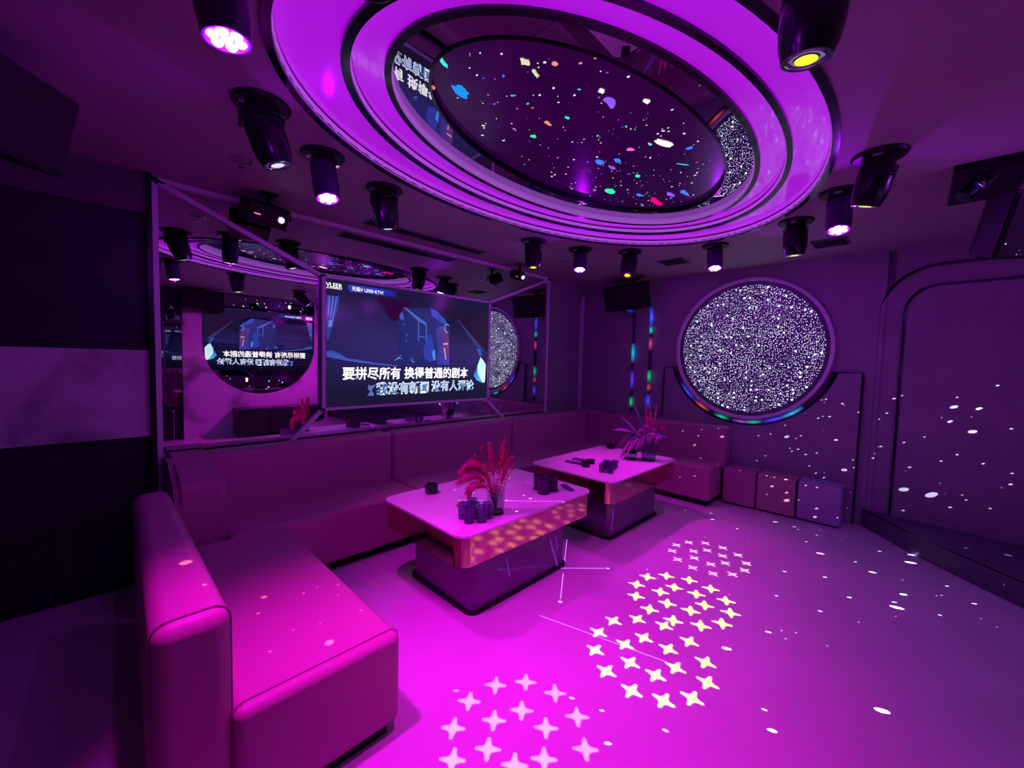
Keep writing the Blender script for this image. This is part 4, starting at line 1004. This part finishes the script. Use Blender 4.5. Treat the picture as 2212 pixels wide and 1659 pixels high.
def sprig(parent, pts, m, n=26, s=.006, nm='sprig'):
    b = B(); tube(b, pts, .0012, 5); n_ = len(pts)-1
    for i in range(n):
        u = .25 + .75*i/n; k = u*n_; a = int(min(k, n_-.001)); c = pts[a].lerp(pts[a+1], k-a)
        d = Vector((random.uniform(-1, 1), random.uniform(-1, 1), random.uniform(-.2, 1))).normalized()*random.uniform(.008, .02)
        tube(b, [c, c+d], .0008, 4)
        bmesh.ops.create_icosphere(b, subdivisions=1, radius=s*random.uniform(.5, .9), matrix=Matrix.Translation(c+d))
    return obj(nm, b, m, parent)
def leaf(parent, pts, w_, m, nm='leaf'):
    b = B(); n_ = len(pts)-1; prev = None
    for i, p in enumerate(pts):
        t = (pts[min(i+1, n_)]-pts[max(i-1, 0)]).normalized(); s = t.cross(Vector((0.3, -.8, .5))).normalized()*w_*sin(pi*min(.98, .06+.94*i/n_))
        up = t.cross(s).normalized()*.004*sin(pi*i/n_)
        row = [b.verts.new(p-s), b.verts.new(p+up), b.verts.new(p+s)]
        if prev:
            for k in range(2): b.faces.new((prev[k], prev[k+1], row[k+1], row[k]))
        prev = row
    o = obj(nm, b, m, parent, True); md = o.modifiers.new('thick', 'SOLIDIFY'); md.thickness = .0012
    return o
# camera-facing side of the table runs along (sin, -cos) of the view; e1 is "to the right" in plan
e1 = Vector((.70, -.71, 0)); e2 = Vector((.71, .70, 0))
vase(1.615, 1.690, .050, .130, 'clear glass vase holding the red pampas on the nearer table')
an = thing('dried_flowers', 'red and pink dried pampas bouquet in the vase on the nearer table', 'flowers', (1.615, 1.690, TZ+.018))
random.seed(7)
def V(r_, z, d=0): return e1*r_ + e2*d + Vector((0, 0, z))
for r_, z, d in ((-.045, .385, 0), (.045, .40, .02), (.085, .31, -.01)): plume(an, bez((0, 0, 0), V(r_*.3, z*.6, d*.5), V(r_, z, d)), .45, .045, M['plume'], 380, .0)
for r_, z, d, k in ((-.20, .22, .03, .31), (-.21, .17, -.02, .27), (-.17, .26, .0, .30), (-.15, .12, -.05, .22)): plume(an, bez((0, 0, 0), V(-.05, k, d*.5), V(r_, z, d)), .40, .07, M['plume'], 340, .03)
for r_, z, d in ((-.10, .36, .02), (-.125, .33, -.02), (.01, .33, .02), (.11, .27, .01), (.075, .36, .03), (-.06, .25, -.04), (.035, .38, -.03)): sprig(an, bez((0, 0, 0), V(r_*.4, z*.6, d), V(r_, z, d)), M['berry'], 30, .006)
for k in range(5): sprig(an, bez((0, 0, 0), V(-.02, .12, 0), V(random.uniform(-.07, .04), random.uniform(.18, .25), random.uniform(-.04, .04))), M['fern'], 34, .006)

vase(3.565, 1.700, .062, .165, 'taller violet-tinted glass vase on the farther table', 'vase_glass')
t = thing('candle_jar', 'squat glass jar with a dark lid behind the tall vase on the farther table', 'jar', (3.50, 1.845, TZ))
b = B(); lathe(b, [(0, 0), (.055, 0), (.055, .055), (.051, .055), (.051, .006), (0, .006)], 32); obj('glass', b, M['glass'], t, True)
b = B(); lathe(b, [(0, .056), (.058, .056), (.058, .13), (.05, .135), (0, .135)], 32); obj('lid', b, M['black'], t, True)
an = thing('dried_flowers', 'violet and pink bouquet with a hanging pale fern in the farther vase', 'flowers', (3.565, 1.700, TZ+.02))
random.seed(17)
for r_, z, d in ((-.20, .56, 0), (-.15, .50, .03), (-.27, .38, .0)): leaf(an, bez((0, 0, .05), V(r_*.4, z*.7, d), V(r_, z, d)), .040, M['violet_leaf'])
leaf(an, bez((0, 0, .08), V(-.16, .30, .02), V(-.34, .25, .02)), .028, M['violet_leaf'])
plume(an, bez((0, 0, .05), V(-.03, .30, 0), V(-.055, .55, 0)), .35, .03, M['plume'], 110, 0, nm='pink_spike')
plume(an, bez((0, 0, .05), V(.02, .25, 0), V(-.0, .49, .02)), .35, .035, M['plume'], 130, 0, nm='pink_spike')
plume(an, bez((0, 0, .05), V(.03, .28, 0), V(.05, .50, -.02)), .4, .03, M['plume'], 110, 0, nm='pink_spike')
for r_, z, d, k in ((-.25, .02, 0, .34), (-.20, .06, -.03, .30), (-.13, .10, -.04, .28), (-.26, .12, .03, .32), (-.09, .13, -.05, .3), (-.02, .16, -.05, .3), (.04, .17, -.05, .27)): plume(an, bez((0, 0, .08), V(r_*.45, k, d), V(r_, z, d)), .28, .045, M['fern'], 420, .02, .0024, nm='fern')
for r_, z, d, k in ((-.10, .26, -.03, .36), (-.05, .30, -.04, .38), (.03, .27, -.04, .34), (-.14, .20, -.02, .34), (.0, .22, -.06, .30), (.08, .20, -.05, .28)): plume(an, bez((0, 0, .08), V(r_*.4, k*.8, d), V(r_, z, d)), .30, .040, M['fern'], 300, .012, .0022, nm='fern')
for k in range(9): 
    c = V(random.uniform(.03, .16), random.uniform(.15, .36), random.uniform(-.05, .05)); b = B()
    for q in range(26):
        d = Vector((random.gauss(0, 1), random.gauss(0, 1), random.gauss(0, 1))).normalized(); s = d.orthogonal().normalized()*.008
        b.faces.new([b.verts.new(c+x) for x in (Vector((0, 0, 0)), d*.018+s, d*.030, d*.018-s)])
    tube(b, [Vector((0, 0, .05)), c], .0012, 4)
    obj('bloom', b, M['red_bloom'] if k in (2, 5) else M['violet_bloom'], an)
for r_, z, d in ((.15, .34, 0), (.12, .40, 0), (-.02, .46, .02)): sprig(an, bez((0, 0, .05), V(r_*.4, z*.6, d), V(r_, z, d)), M['berry'] if r_ > .1 else M['plume'], 24, .006)
